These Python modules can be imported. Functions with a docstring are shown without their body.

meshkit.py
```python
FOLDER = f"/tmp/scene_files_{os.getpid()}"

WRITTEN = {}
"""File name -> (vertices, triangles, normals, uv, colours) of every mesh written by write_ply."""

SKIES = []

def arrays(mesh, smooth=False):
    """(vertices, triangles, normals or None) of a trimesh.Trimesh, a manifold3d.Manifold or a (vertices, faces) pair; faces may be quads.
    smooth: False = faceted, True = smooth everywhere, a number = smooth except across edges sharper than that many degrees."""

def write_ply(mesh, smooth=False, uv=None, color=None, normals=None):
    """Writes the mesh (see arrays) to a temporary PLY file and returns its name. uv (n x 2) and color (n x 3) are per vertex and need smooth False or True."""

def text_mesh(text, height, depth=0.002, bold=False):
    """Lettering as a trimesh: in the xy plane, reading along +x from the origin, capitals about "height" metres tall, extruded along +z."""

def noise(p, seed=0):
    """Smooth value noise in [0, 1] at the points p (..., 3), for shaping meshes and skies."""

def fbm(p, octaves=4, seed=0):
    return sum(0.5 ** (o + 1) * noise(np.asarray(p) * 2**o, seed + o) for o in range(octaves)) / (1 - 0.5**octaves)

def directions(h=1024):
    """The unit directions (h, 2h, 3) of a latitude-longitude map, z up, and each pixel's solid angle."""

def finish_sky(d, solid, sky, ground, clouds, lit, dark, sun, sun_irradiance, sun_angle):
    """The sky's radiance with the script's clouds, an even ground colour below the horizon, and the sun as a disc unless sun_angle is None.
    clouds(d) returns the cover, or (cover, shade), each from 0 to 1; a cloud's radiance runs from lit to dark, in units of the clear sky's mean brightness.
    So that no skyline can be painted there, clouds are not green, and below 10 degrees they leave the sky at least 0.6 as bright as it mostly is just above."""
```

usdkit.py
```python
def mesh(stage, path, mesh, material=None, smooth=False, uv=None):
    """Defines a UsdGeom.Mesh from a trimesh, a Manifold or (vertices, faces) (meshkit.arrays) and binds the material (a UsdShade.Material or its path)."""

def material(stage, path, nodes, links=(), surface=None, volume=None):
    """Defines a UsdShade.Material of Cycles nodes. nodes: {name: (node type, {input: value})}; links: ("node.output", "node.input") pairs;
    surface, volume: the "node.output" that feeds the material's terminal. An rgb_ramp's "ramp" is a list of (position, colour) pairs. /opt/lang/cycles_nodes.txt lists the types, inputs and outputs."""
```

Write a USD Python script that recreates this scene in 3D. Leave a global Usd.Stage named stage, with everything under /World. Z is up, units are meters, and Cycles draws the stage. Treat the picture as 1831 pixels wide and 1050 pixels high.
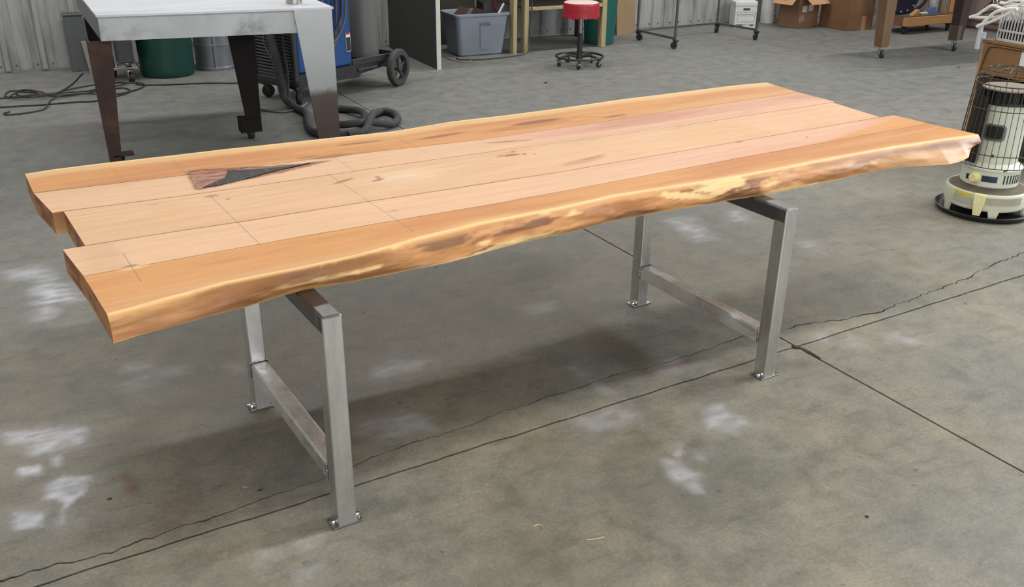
import math, random
import numpy as np, trimesh, shapely
import shapely.geometry as sg
from shapely.ops import unary_union
from scipy.spatial import Delaunay
from pxr import Usd, UsdGeom, UsdLux, UsdShade, Gf, Sdf, Vt
import usdkit
from meshkit import noise, fbm, text_mesh

stage = Usd.Stage.CreateInMemory()
UsdGeom.SetStageUpAxis(stage, 'Z'); UsdGeom.SetStageMetersPerUnit(stage, 1.0)
UsdGeom.Xform.Define(stage, '/World'); UsdGeom.Scope.Define(stage, '/World/Looks')
rng = np.random.default_rng(7)

# ------------------------------------------------------------------ camera, lights, exposure
EXPOSURE = -0.34
WINDOW_FILL = 40.0   # added fill from the right, given the form of a high window
DOOR_FILL = 5.0     # added front fill behind the viewer, given the form of a bay door
cam = UsdGeom.Camera.Define(stage, '/World/camera')
RI = np.array([0.896158, -0.443620, 0.010104]); UP = np.array([0.175537, 0.375331, 0.910117]); FW = np.array([0.407538, 0.813835, -0.414228])
EYE = np.array([0, 0, 1.7174])
m = Gf.Matrix4d(*RI, 0, *UP, 0, *(-FW), 0, *EYE, 1)
cam.AddTransformOp().Set(m)
cam.CreateHorizontalApertureAttr(36.0); cam.CreateVerticalApertureAttr(36.0*1050/1831)
cam.CreateFocalLengthAttr(1670.7/1831*36); cam.CreateVerticalApertureOffsetAttr(10.9/1831*36)
cam.CreateClippingRangeAttr(Gf.Vec2f(0.05, 100)); cam.CreateExposureAttr(EXPOSURE)

ROOM = dict(x0=-7.0, x1=10.65, y0=-6.0, y1=9.90, h=5.0)
ROWS = [  # y, xs, strength, colour: two rows of fluorescent fittings along the hall
    (8.3, [-1.9, 0.85, 3.6, 6.4, 9.2], 70, (1.0, 0.98, 0.95)),
    (2.15, [-1.9, 0.85, 3.6, 6.4, 9.2], 44, (1.0, 0.97, 0.93)),
]

# ------------------------------------------------------------------ helpers
def lin(c):
    c = np.asarray(c, float)
    if c.max() > 1.001: c = c/255.0
    return np.where(c <= 0.04045, c/12.92, ((c+0.055)/1.055)**2.4)

def mat(name, rgb, rough=0.6, metal=0.0, var=0.12, scale=6.0, bump=0.0, bscale=60.0, stretch=None, spec=0.5, dirt=None, dirt_scale=3.0, dirt_at=(0.5, 0.7), coat=0.0, rvar=0.0, prin=None):
    """A principled surface with two-scale colour variation, optional dirt and bump, all in object space."""
    c = lin(rgb)
    N = {'tc': ('texture_coordinate', {}), 'mp': ('mapping', {'scale': stretch or (1, 1, 1)}),
         'n': ('noise_texture', {'scale': scale, 'detail': 5.0, 'roughness': 0.6}),
         'r': ('rgb_ramp', {'ramp': [(0.25, tuple(np.clip(c*(1-var), 0, 1))), (0.75, tuple(np.clip(c*(1+var), 0, 1)))]}),
         'p': ('principled_bsdf', {'roughness': rough, 'metallic': metal, 'specular_ior_level': spec, 'coat_weight': coat, **(prin or {})})}
    L = [('tc.object', 'mp.vector'), ('mp.vector', 'n.vector'), ('n.fac', 'r.fac')]
    col = 'r.color'
    if dirt is not None:
        N['dn'] = ('noise_texture', {'scale': dirt_scale, 'detail': 6.0, 'roughness': 0.65})
        N['dr'] = ('map_range', {'from_min': dirt_at[0], 'from_max': dirt_at[1], 'clamp': True})
        N['dm'] = ('mix_color', {'b': tuple(lin(dirt))})
        L += [('mp.vector', 'dn.vector'), ('dn.fac', 'dr.value'), ('dr.result', 'dm.fac'), (col, 'dm.a')]
        col = 'dm.result'
    L.append((col, 'p.base_color'))
    if rvar:
        N['rr'] = ('map_range', {'from_min': 0.3, 'from_max': 0.7, 'to_min': rough-rvar, 'to_max': rough+rvar, 'clamp': True})
        L += [('n.fac', 'rr.value'), ('rr.result', 'p.roughness')]
    if bump:
        N['bn'] = ('noise_texture', {'scale': bscale, 'detail': 3.0}); N['b'] = ('bump', {'strength': bump, 'distance': 0.01})
        L += [('mp.vector', 'bn.vector'), ('bn.fac', 'b.height'), ('b.normal', 'p.normal')]
    return usdkit.material(stage, '/World/Looks/'+name, N, L, surface='p.BSDF')

used = {}
def numbered(parent, name):
    k = (parent, name); used[k] = used.get(k, -1)+1
    return name if used[k] == 0 else f'{name}_{used[k]:03d}'

def cd(prim, **kw):
    for k, v in kw.items():
        if v: prim.SetCustomDataByKey(k, v)

class Thing:
    def __init__(s, name, label, cat, loc=(0, 0, 0), rotz=0.0, group=None, kind=None):
        s.path = '/World/'+numbered('/World', name); x = UsdGeom.Xform.Define(stage, s.path)
        x.AddTranslateOp().Set(Gf.Vec3d(*map(float, loc)))
        if rotz: x.AddRotateZOp().Set(float(rotz))
        s.loc = np.array(loc, float); s.rot = rotz
        cd(x.GetPrim(), label=label, category=cat, group=group, kind=kind)
    def add(s, name, mesh, material, parent=None, label=None, smooth=35, kind=None):
        base = parent or s.path
        p = base+'/'+numbered(base, name)
        pr = usdkit.mesh(stage, p, mesh, material, smooth=smooth)
        cd(pr.GetPrim(), label=label, kind=kind)
        return p
    def w(s, pts):
        """world points -> local points"""
        p = np.asarray(pts, float)-s.loc; a = -math.radians(s.rot)
        q = p.copy(); q[..., 0] = p[..., 0]*math.cos(a)-p[..., 1]*math.sin(a); q[..., 1] = p[..., 0]*math.sin(a)+p[..., 1]*math.cos(a)
        return q

def single(name, mesh, material, label, cat, loc=(0, 0, 0), rotz=0, group=None, kind=None, smooth=35):
    p = '/World/'+numbered('/World', name)
    pr = usdkit.mesh(stage, p, mesh, material, smooth=smooth); x = UsdGeom.Xformable(pr)
    x.AddTranslateOp().Set(Gf.Vec3d(*map(float, loc)))
    if rotz: x.AddRotateZOp().Set(float(rotz))
    cd(pr.GetPrim(), label=label, category=cat, group=group, kind=kind)
    return p

def copy(first, name, label, loc, rotz=0, group=None):
    p = '/World/'+numbered('/World', name); x = UsdGeom.Xform.Define(stage, p)
    x.GetPrim().GetReferences().AddInternalReference(first); x.GetPrim().SetInstanceable(True)
    x.ClearXformOpOrder(); x.AddTranslateOp().Set(Gf.Vec3d(*map(float, loc)))
    if rotz: x.AddRotateZOp().Set(float(rotz))
    cd(x.GetPrim(), label=label, group=group)

def cat(ms): return trimesh.util.concatenate([trimesh.Trimesh(*m_, process=False) if isinstance(m_, tuple) else m_ for m_ in ms])

def box(x0, y0, z0, x1, y1, z1, bev=0.004):
    lo, hi = np.array([x0, y0, z0], float), np.array([x1, y1, z1], float); lo, hi = np.minimum(lo, hi), np.maximum(lo, hi)
    b = min(bev, 0.45*(hi-lo).min())
    if b <= 0: return trimesh.creation.box(bounds=[lo, hi])
    pts = []
    for sx in (0, 1):
        for sy in (0, 1):
            for sz in (0, 1):
                c = np.where([sx, sy, sz], hi, lo); d = np.where([sx, sy, sz], -b, b)
                for k in range(3):
                    p = c+d; p[k] = c[k]; pts.append(p)
    return trimesh.convex.convex_hull(np.array(pts))

def hull(pts): return trimesh.convex.convex_hull(np.asarray(pts, float))

def beam(p0, p1, wd, ht, up=(0, 0, 1), bev=0.003):
    p0, p1 = np.array(p0, float), np.array(p1, float); d = p1-p0; L = np.linalg.norm(d); x = d/L
    u = np.array(up, float); u = u-x*(u@x); u /= np.linalg.norm(u); y = np.cross(u, x)
    b = box(0, -wd/2, -ht/2, L, wd/2, ht/2, bev); T = np.eye(4); T[:3, 0], T[:3, 1], T[:3, 2], T[:3, 3] = x, y, u, p0
    b.apply_transform(T); return b

def cyl(p0, p1, r, n=20):
    return trimesh.creation.cylinder(r, segment=[np.array(p0, float), np.array(p1, float)], sections=n)

def spline(pts, n=8, closed=False):
    P = np.asarray(pts, float)
    Q = np.vstack([P[-1], P, P[0], P[1]]) if closed else np.vstack([2*P[0]-P[1], P, 2*P[-1]-P[-2]])
    out = []
    for i in range(1, len(Q)-2):
        a, b, c, d = Q[i-1:i+3]
        for t in np.linspace(0, 1, n, endpoint=False):
            out.append(0.5*((2*b)+(c-a)*t+(2*a-5*b+4*c-d)*t*t+(3*b-a-3*c+d)*t**3))
    if not closed: out.append(P[-1])
    return np.array(out)

def tube(pts, r, n=8, closed=False):
    P = np.asarray(pts, float); k = len(P)
    T = (np.roll(P, -1, 0)-np.roll(P, 1, 0)) if closed else np.gradient(P, axis=0)
    T /= np.maximum(np.linalg.norm(T, axis=1, keepdims=True), 1e-9)
    u = np.cross(T[0], [0, 0, 1.0]); u = u if np.linalg.norm(u) > 1e-3 else np.cross(T[0], [1.0, 0, 0]); u /= np.linalg.norm(u)
    R_ = np.broadcast_to(np.asarray(r, float), (k,)); V = []
    ang = np.linspace(0, 2*np.pi, n, endpoint=False)
    for i in range(k):
        u = u-T[i]*(u@T[i]); u /= np.linalg.norm(u); v = np.cross(T[i], u)
        V.append(P[i]+R_[i]*(np.cos(ang)[:, None]*u+np.sin(ang)[:, None]*v))
    V = np.vstack(V); F = []
    for i in range(k if closed else k-1):
        a, b = i*n, ((i+1) % k)*n
        for j in range(n):
            j2 = (j+1) % n; F += [(a+j, a+j2, b+j2), (a+j, b+j2, b+j)]
    if not closed:
        V = np.vstack([V, P[0], P[-1]]); c0, c1 = k*n, k*n+1
        for j in range(n):
            j2 = (j+1) % n; F += [(c0, j2, j), (c1, (k-1)*n+j, (k-1)*n+j2)]
    return trimesh.Trimesh(V, F, process=False)

def lathe(prof, n=40, a0=0.0, a1=2*np.pi):
    """prof: (r, z) pairs from the bottom up along the outside."""
    P = np.asarray(prof, float); full = abs(a1-a0-2*np.pi) < 1e-6
    ang = np.linspace(a0, a1, n, endpoint=not full); k = len(P)
    V = np.array([[r*math.cos(t), r*math.sin(t), z] for t in ang for r, z in P]); F = []
    for i in range(n if full else n-1):
        a, b = i*k, ((i+1) % n)*k
        for j in range(k-1): F += [(a+j, b+j, b+j+1), (a+j, b+j+1, a+j+1)]
    return trimesh.Trimesh(V, F, process=False)

def prism(poly, z0, z1):
    g = poly if hasattr(poly, 'exterior') else sg.Polygon(poly)
    mm = trimesh.creation.extrude_polygon(g, z1-z0, engine='earcut'); mm.apply_translation([0, 0, z0]); return mm

def frame_mesh(mesh, o, x, y, z):
    T = np.eye(4); T[:3, 0], T[:3, 1], T[:3, 2], T[:3, 3] = x, y, z, o
    mesh = mesh.copy(); mesh.apply_transform(T); return mesh

def primvar(path, name, values, dim):
    g = UsdGeom.PrimvarsAPI(stage.GetPrimAtPath(path)); v = np.asarray(values, np.float32)
    if dim == 3: g.CreatePrimvar(name, Sdf.ValueTypeNames.Color3fArray, 'vertex').Set(Vt.Vec3fArray.FromNumpy(v))
    else: g.CreatePrimvar(name, Sdf.ValueTypeNames.FloatArray, 'vertex').Set(Vt.FloatArray.FromNumpy(v))

# ------------------------------------------------------------------ common looks
steel_pol = mat('polished_steel', (214, 214, 212), 0.34, 0.93, 0.10, 6, stretch=(1, 1, 0.3), rvar=0.1, bump=0.03, bscale=25)
steel_ground = mat('ground_steel', (248, 248, 248), 0.38, 0.86, 0.10, 9, stretch=(1, .6, 1), rvar=0.2, bump=0.9, bscale=13)
steel_weld = mat('welded_steel', (150, 150, 152), 0.3, 1.0, 0.3, 60, bump=0.4, bscale=120)
steel_plate = mat('table_steel', (196, 198, 205), 0.5, 0.25, 0.10, 3, stretch=(0.6, 3, 3), dirt=(120, 122, 126), dirt_scale=2.2, dirt_at=(0.62, 0.78))
steel_raw = mat('apron_steel', (172, 176, 177), 0.5, 0.15, 0.14, 3.5, dirt=(116, 118, 120), dirt_scale=4.0, dirt_at=(0.52, 0.74))
steel_rust = mat('rusty_brown_steel', (52, 36, 31), 0.7, 0.0, 0.2, 8, spec=0.3, dirt=(70, 50, 42), dirt_scale=5)
steel_dark = mat('dark_leg_steel', (22, 17, 15), 0.7, 0.0, 0.2, 8, spec=0.2)
black_pl = mat('black_plastic', (30, 30, 31), 0.5, 0, 0.12, 10)
black_rub = mat('black_rubber', (34, 34, 34), 0.75, 0, 0.15, 14)
dark_metal = mat('dark_painted_metal', (44, 45, 46), 0.45, 0.1, 0.12, 8)
chrome = mat('chrome', (200, 200, 200), 0.15, 1.0, 0.05, 8)
white_pl = mat('white_plastic', (226, 224, 218), 0.4, 0, 0.05, 5)
card = mat('cardboard', (122, 92, 68), 0.85, 0, 0.10, 7, stretch=(1, 1, 4))
card_light = mat('cardboard_inside', (160, 124, 90), 0.85, 0, 0.08, 6)
lumber = mat('pale_lumber', (158, 144, 110), 0.75, 0, 0.14, 9, stretch=(6, 6, 0.6))
lumber_o = mat('orange_lumber', (176, 128, 80), 0.7, 0, 0.12, 7, stretch=(0.6, 6, 6))
brass_gold = mat('galvanised', (140, 143, 148), 0.42, 0.7, 0.2, 9)

# ------------------------------------------------------------------ the room
def structure(name, mesh, material, smooth=False):
    p = '/World/'+numbered('/World', name); pr = usdkit.mesh(stage, p, mesh, material, smooth=smooth); cd(pr.GetPrim(), kind='structure'); return p

fill = mat('joint_dirt', (36, 33, 28), 0.95, 0, 0.2, 30)
x0, x1, y0, y1, RH = (ROOM[k] for k in ('x0', 'x1', 'y0', 'y1', 'h'))
floor = structure('floor', trimesh.creation.box(bounds=[[x0, y0, -0.2], [x1, y1, -0.012]]), fill)

PAINT = {'a':[(-0.323, 3.125), (-0.187, 3.099), (-0.086, 3.039), (-0.09, 2.939), (-0.177, 2.944), (-0.242, 2.951), (-0.306, 3.068)],
'b':[(-0.287, 2.882), (-0.228, 2.874), (-0.223, 2.818), (-0.277, 2.827)],
'c':[(-0.194, 2.917), (-0.157, 2.935), (-0.172, 2.834), (-0.185, 2.854)],
'd':[(-0.213, 2.749), (-0.168, 2.779), (-0.082, 2.738), (-0.111, 2.662), (-0.157, 2.622), (-0.182, 2.527), (-0.188, 2.53), (-0.162, 2.634), (-0.211, 2.679)],
'e':[(-0.303, 2.642), (-0.216, 2.618), (-0.229, 2.541), (-0.302, 2.554), (-0.306, 2.606)],
'f':[(-0.314, 4.652), (-0.2, 4.69), (-0.114, 4.537), (-0.182, 4.474), (-0.296, 4.549)],
'f2':[(-0.206, 4.45), (-0.124, 4.468), (-0.039, 4.188), (-0.124, 4.177), (-0.173, 4.044), (-0.191, 4.176)],
'g':[(0.089, 3.463), (0.189, 3.45), (0.172, 3.394), (0.063, 3.397)], 'g2':[(0.186, 3.378), (0.3, 3.363), (0.27, 3.3), (0.192, 3.317)],
'g3':[(0.053, 3.299), (0.155, 3.335), (0.183, 3.247), (0.113, 3.226)], 'h':[(0.432, 3.286), (0.503, 3.277), (0.49, 3.195), (0.449, 3.215)],
'i':[(0.937, 3.047), (1.019, 3.074), (1.141, 3.001), (1.087, 2.952), (0.948, 2.936), (0.908, 2.979)],
'j':[(0.765, 2.674), (0.924, 2.692), (0.994, 2.605), (0.976, 2.534), (0.822, 2.524), (0.738, 2.62)],
'k':[(0.28, 2.175), (0.351, 2.18), (0.362, 2.096), (0.287, 2.102)], 'k2':[(0.397, 2.172), (0.494, 2.144), (0.476, 2.081), (0.407, 2.088)],
'k3':[(0.378, 2.038), (0.447, 2.035), (0.437, 1.974), (0.384, 1.975)],
'l':[(1.867, 2.244), (1.97, 2.25), (1.968, 2.094), (1.891, 2.072), (1.826, 2.142)], 'm':[(1.438, 2.406), (1.68, 2.388), (1.65, 2.306), (1.444, 2.265)],
'n1':[(1.635, 2.071), (1.687, 2.097), (1.63, 2.023), (1.623, 2.051)], 'n2':[(1.699, 2.04), (1.72, 2.023), (1.709, 1.972), (1.67, 2.0)],
'n3':[(1.582, 2.049), (1.621, 2.027), (1.631, 1.927), (1.587, 1.851), (1.562, 1.862), (1.543, 1.959)],
'o':[(2.719, 2.454), (2.816, 2.453), (2.777, 2.377), (2.682, 2.4)], 'o2':[(2.934, 2.409), (3.005, 2.422), (3.016, 2.292), (2.983, 2.285), (2.885, 2.354)],
'p':[(2.927, 3.945), (3.063, 3.953), (2.981, 3.634), (2.874, 3.62)], 'p2':[(3.336, 3.931), (3.419, 3.936), (3.305, 3.771), (3.255, 3.794)],
'p3':[(3.334, 3.381), (3.429, 3.382), (3.366, 3.194), (3.29, 3.271)], 'q':[(1.612, 2.704), (1.626, 2.673), (1.663, 2.492), (1.624, 2.488)],
'r':[(1.679, 3.3), (1.846, 3.274), (1.812, 3.187), (1.698, 3.204)], 's':[(1.905, 2.616), (2.03, 2.607), (1.965, 2.498), (1.881, 2.505)],
't':[(2.648, 2.532), (2.759, 2.537), (2.667, 2.456), (2.605, 2.469)]}
PS = {'a': (1.1, .03), 'b': (.9, .01), 'c': (.8, .012), 'd': (1.35, .012), 'e': (1.2, .01), 'f': (.45, .05), 'f2': (.7, .06), 'n1': (.45, .01), 'n2': (.32, .01), 'n3': (.45, .02), 'l': (.45, .025), 'i': (.4, .02), 'j': (.45, .03), 'p': (.55, .06), 'p2': (.5, .04)}
OIL_SHADE = {'table_shade':[(1.168, 2.474), (1.539, 2.463), (1.734, 2.225), (1.861, 1.992), (1.871, 1.812), (1.569, 1.708), (1.341, 1.666), (1.162, 1.674), (0.911, 1.686), (0.739, 1.769), (0.853, 1.994), (1.061, 2.166)],  # first three patches paint the table's cast shadow into the floor colour
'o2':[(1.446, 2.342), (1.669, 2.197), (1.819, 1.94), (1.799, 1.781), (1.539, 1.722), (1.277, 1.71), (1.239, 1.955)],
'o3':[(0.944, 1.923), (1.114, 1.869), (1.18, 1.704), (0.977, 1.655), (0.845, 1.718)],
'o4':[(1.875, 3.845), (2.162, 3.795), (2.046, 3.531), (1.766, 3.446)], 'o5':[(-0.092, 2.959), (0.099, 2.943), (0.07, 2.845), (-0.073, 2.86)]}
RUST = {'a':[(0.011, 2.693), (0.044, 2.645), (0.032, 2.578), (0.013, 2.602)], 'b':[(0.079, 2.51), (0.143, 2.509), (0.148, 2.432), (0.087, 2.447)],
'c':[(1.968, 2.576), (2.075, 2.596), (2.044, 2.56), (1.962, 2.549)], 'd':[(0.02, 2.407), (0.143, 2.405), (0.15, 2.345), (0.044, 2.354)]}

def sdist(poly, P):
    g = sg.Polygon(poly).buffer(0); pts = shapely.points(P[:, 0], P[:, 1])
    d = shapely.distance(g.exterior, pts); return np.where(shapely.contains_xy(g, P[:, 0], P[:, 1]), -d, d)

def floor_masks(P):
    q = np.c_[P, np.zeros(len(P))]
    n1, n2 = fbm(q*[7, 14, 1], 5, 3), fbm(q*[14, 34, 1], 5, 9)
    paint = np.zeros(len(P)); oil_shade = paint.copy(); rust = paint.copy()
    for k, poly in PAINT.items():
        s, soft = PS.get(k, (.30, .03)); d = sdist(poly, P)+(n1-0.5)*soft*1.5
        near = d < 0.3
        paint[near] = np.maximum(paint[near], s*np.clip(0.5-d[near]/(2*soft), 0, 1)*np.clip(-0.15+1.9*n2[near], 0, 1.2))
        paint[near] = np.maximum(paint[near], 0.22*s*np.exp(-np.maximum(d[near], 0)/0.05)*n1[near]*1.4)
    paint = np.minimum(paint*.8, 1)
    for k, poly in OIL_SHADE.items():
        d = sdist(poly, P)+(n1-0.5)*0.25; oil_shade = np.maximum(oil_shade, {'table_shade': .22, 'o2': .4, 'o3': .4}.get(k, .45)*np.clip(0.5-d/0.2, 0, 1))
    for k, poly in RUST.items():
        d = sdist(poly, P)+(n2-0.5)*0.06; rust = np.maximum(rust, {'a': .8, 'c': .6}.get(k, .35)*np.clip(0.5-d/0.04, 0, 1))
    return paint, oil_shade, rust

def concrete():
    N = {'g': ('geometry', {}),
         'n1': ('noise_texture', {'scale': 1.3, 'detail': 7.0, 'roughness': 0.66, 'distortion': 0.2}),
         'r1': ('rgb_ramp', {'ramp': [(0.28, tuple(lin((112, 112, 106)))), (0.5, tuple(lin((127, 123, 111)))), (0.72, tuple(lin((141, 132, 114))))]}),
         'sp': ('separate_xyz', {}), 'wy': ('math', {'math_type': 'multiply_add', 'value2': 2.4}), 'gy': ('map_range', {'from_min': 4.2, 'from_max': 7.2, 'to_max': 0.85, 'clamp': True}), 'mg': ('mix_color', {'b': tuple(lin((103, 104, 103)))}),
         'n2': ('noise_texture', {'scale': 8.0, 'detail': 10.0, 'roughness': 0.74, 'distortion': 0.25}),
         'r2': ('rgb_ramp', {'ramp': [(0.3, (0.66, 0.66, 0.64)), (0.5, (1, 1, 1)), (0.7, (1.28, 1.26, 1.19))]}),
         'm2': ('mix_color', {'blend_type': 'multiply', 'fac': 1.0, 'use_clamp_result': False}),
         'n3': ('noise_texture', {'scale': 90.0, 'detail': 4.0, 'roughness': 0.7}),
         'r3': ('rgb_ramp', {'ramp': [(0.3, (0.80, 0.80, 0.80)), (0.7, (1.16, 1.16, 1.15))]}),
         'n5': ('noise_texture', {'scale': 26.0, 'detail': 2.0, 'roughness': 0.5, 'distortion': 0.5}), 'k5': ('map_range', {'from_min': 0.70, 'from_max': 0.76, 'to_max': 0.55, 'clamp': True}), 'm5': ('mix_color', {'b': tuple(lin((66, 62, 54)))}),
         'm3': ('mix_color', {'blend_type': 'multiply', 'fac': 1.0, 'use_clamp_result': False}),
         'mps': ('mapping', {'scale': (2.2, 9.0, 1.0), 'rotation': (0, 0, 0.25)}),
         'n4': ('noise_texture', {'scale': 2.0, 'detail': 6.0, 'roughness': 0.7}),
         'k4': ('map_range', {'from_min': 0.54, 'from_max': 0.70, 'to_max': 0.40, 'clamp': True}),
         'm4': ('mix_color', {'b': tuple(lin((80, 79, 72)))}),
         'ap': ('attribute', {'attribute': 'paint'}), 'ao': ('attribute', {'attribute': 'oil_shade'}), 'ar': ('attribute', {'attribute': 'rust'}),
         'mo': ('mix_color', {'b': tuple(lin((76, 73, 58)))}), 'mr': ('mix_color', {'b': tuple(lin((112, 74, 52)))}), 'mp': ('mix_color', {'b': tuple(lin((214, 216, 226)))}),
         'b': ('bump', {'strength': 0.12, 'distance': 0.004}),
         'rr': ('map_range', {'from_min': 0.3, 'from_max': 0.7, 'to_min': 0.48, 'to_max': 0.66, 'clamp': True}),
         'p': ('principled_bsdf', {'specular_ior_level': 0.42})}
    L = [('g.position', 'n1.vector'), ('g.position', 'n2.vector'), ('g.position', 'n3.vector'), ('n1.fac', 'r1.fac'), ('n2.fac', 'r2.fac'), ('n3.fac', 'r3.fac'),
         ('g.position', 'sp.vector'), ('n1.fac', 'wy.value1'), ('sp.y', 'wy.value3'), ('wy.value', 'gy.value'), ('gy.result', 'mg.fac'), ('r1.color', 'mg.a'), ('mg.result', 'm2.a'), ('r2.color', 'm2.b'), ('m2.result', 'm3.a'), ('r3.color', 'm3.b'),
         ('g.position', 'n5.vector'), ('n5.fac', 'k5.value'), ('k5.result', 'm5.fac'), ('m4.result', 'm5.a'), ('g.position', 'mps.vector'), ('mps.vector', 'n4.vector'), ('n4.fac', 'k4.value'), ('k4.result', 'm4.fac'), ('m3.result', 'm4.a'),
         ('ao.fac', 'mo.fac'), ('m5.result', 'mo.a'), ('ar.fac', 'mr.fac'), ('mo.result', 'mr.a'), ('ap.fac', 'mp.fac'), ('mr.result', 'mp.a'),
         ('mp.result', 'p.base_color'), ('n3.fac', 'b.height'), ('b.normal', 'p.normal'), ('n2.fac', 'rr.value'), ('rr.result', 'p.roughness')]
    return usdkit.material(stage, '/World/Looks/concrete', N, L, surface='p.BSDF')
CONC = concrete()

def jit(pts, step, amp, seed):
    ls = sg.LineString(pts); s = np.arange(0, ls.length, step); P = np.array([ls.interpolate(t).coords[0] for t in s])
    q = np.c_[s*9, np.zeros(len(s)), np.zeros(len(s))]
    P[:, 1] += (fbm(q, 4, seed)-0.5)*amp+(fbm(q*4, 3, seed+3)-0.5)*amp*0.55; P[:, 0] += (fbm(q+50, 4, seed)-0.5)*amp*0.4
    return P
J0 = np.array([2.524, 2.48]); dj = np.array([1, 0.0745]); dj /= np.linalg.norm(dj); dk = np.array([-dj[1]*0.72, 1.0]); dk /= np.linalg.norm(dk)
joint1 = sg.LineString(jit([J0-dj*3.2, J0+dj*4.5], 0.03, 0.008, 1)); joint2 = sg.LineString(jit([J0-dk*1.4, J0+dk*2.2], 0.03, 0.005, 2))
j1 = unary_union([sg.LineString([J0-dj*14, J0-dj*3.2]).buffer(0.0035), joint1.buffer(0.0042), sg.LineString([J0+dj*4.5, J0+dj*9]).buffer(0.0035)])
j2 = unary_union([sg.LineString([J0-dk*12, J0-dk*1.4]).buffer(0.004), joint2.buffer(0.0048), sg.LineString([J0+dk*2.2, J0+dk*9]).buffer(0.004), sg.Polygon([(2.50, 2.470), (2.515, 2.50), (2.532, 2.49), (2.545, 2.43), (2.541, 2.36), (2.532, 2.365), (2.528, 2.41), (2.522, 2.455)]).buffer(0.002)])
CR = [(-1.2, 2.36), (-0.338, 2.336), (-0.162, 2.331), (-0.046, 2.342), (0.074, 2.354), (0.191, 2.368), (0.299, 2.387), (0.431, 2.4), (0.565, 2.426), (0.668, 2.45), (0.804, 2.473), (0.928, 2.488), (1.079, 2.509), (1.238, 2.53), (1.424, 2.561), (1.545, 2.566), (1.75, 2.6), (1.991, 2.59), (2.162, 2.618), (2.376, 2.643), (2.588, 2.63), (2.822, 2.603), (3.08, 2.568), (3.213, 2.602), (3.452, 2.645), (3.621, 2.665), (3.808, 2.695), (4.081, 2.756), (4.6, 2.86)]
crk = jit(CR, 0.008, 0.030, 5)
crack = unary_union([sg.LineString(crk[i:i+2]).buffer(0.0014+0.0042*float(noise(np.array([i*0.12, 3.0, 1.0]), 4)), quad_segs=2) for i in range(len(crk)-1)])
room_poly = sg.box(x0, y0, x1, y1)
cut = room_poly.difference(unary_union([j1, j2]))
DENSE = sg.box(-0.75, 0.9, 4.3, 4.9)
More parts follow.
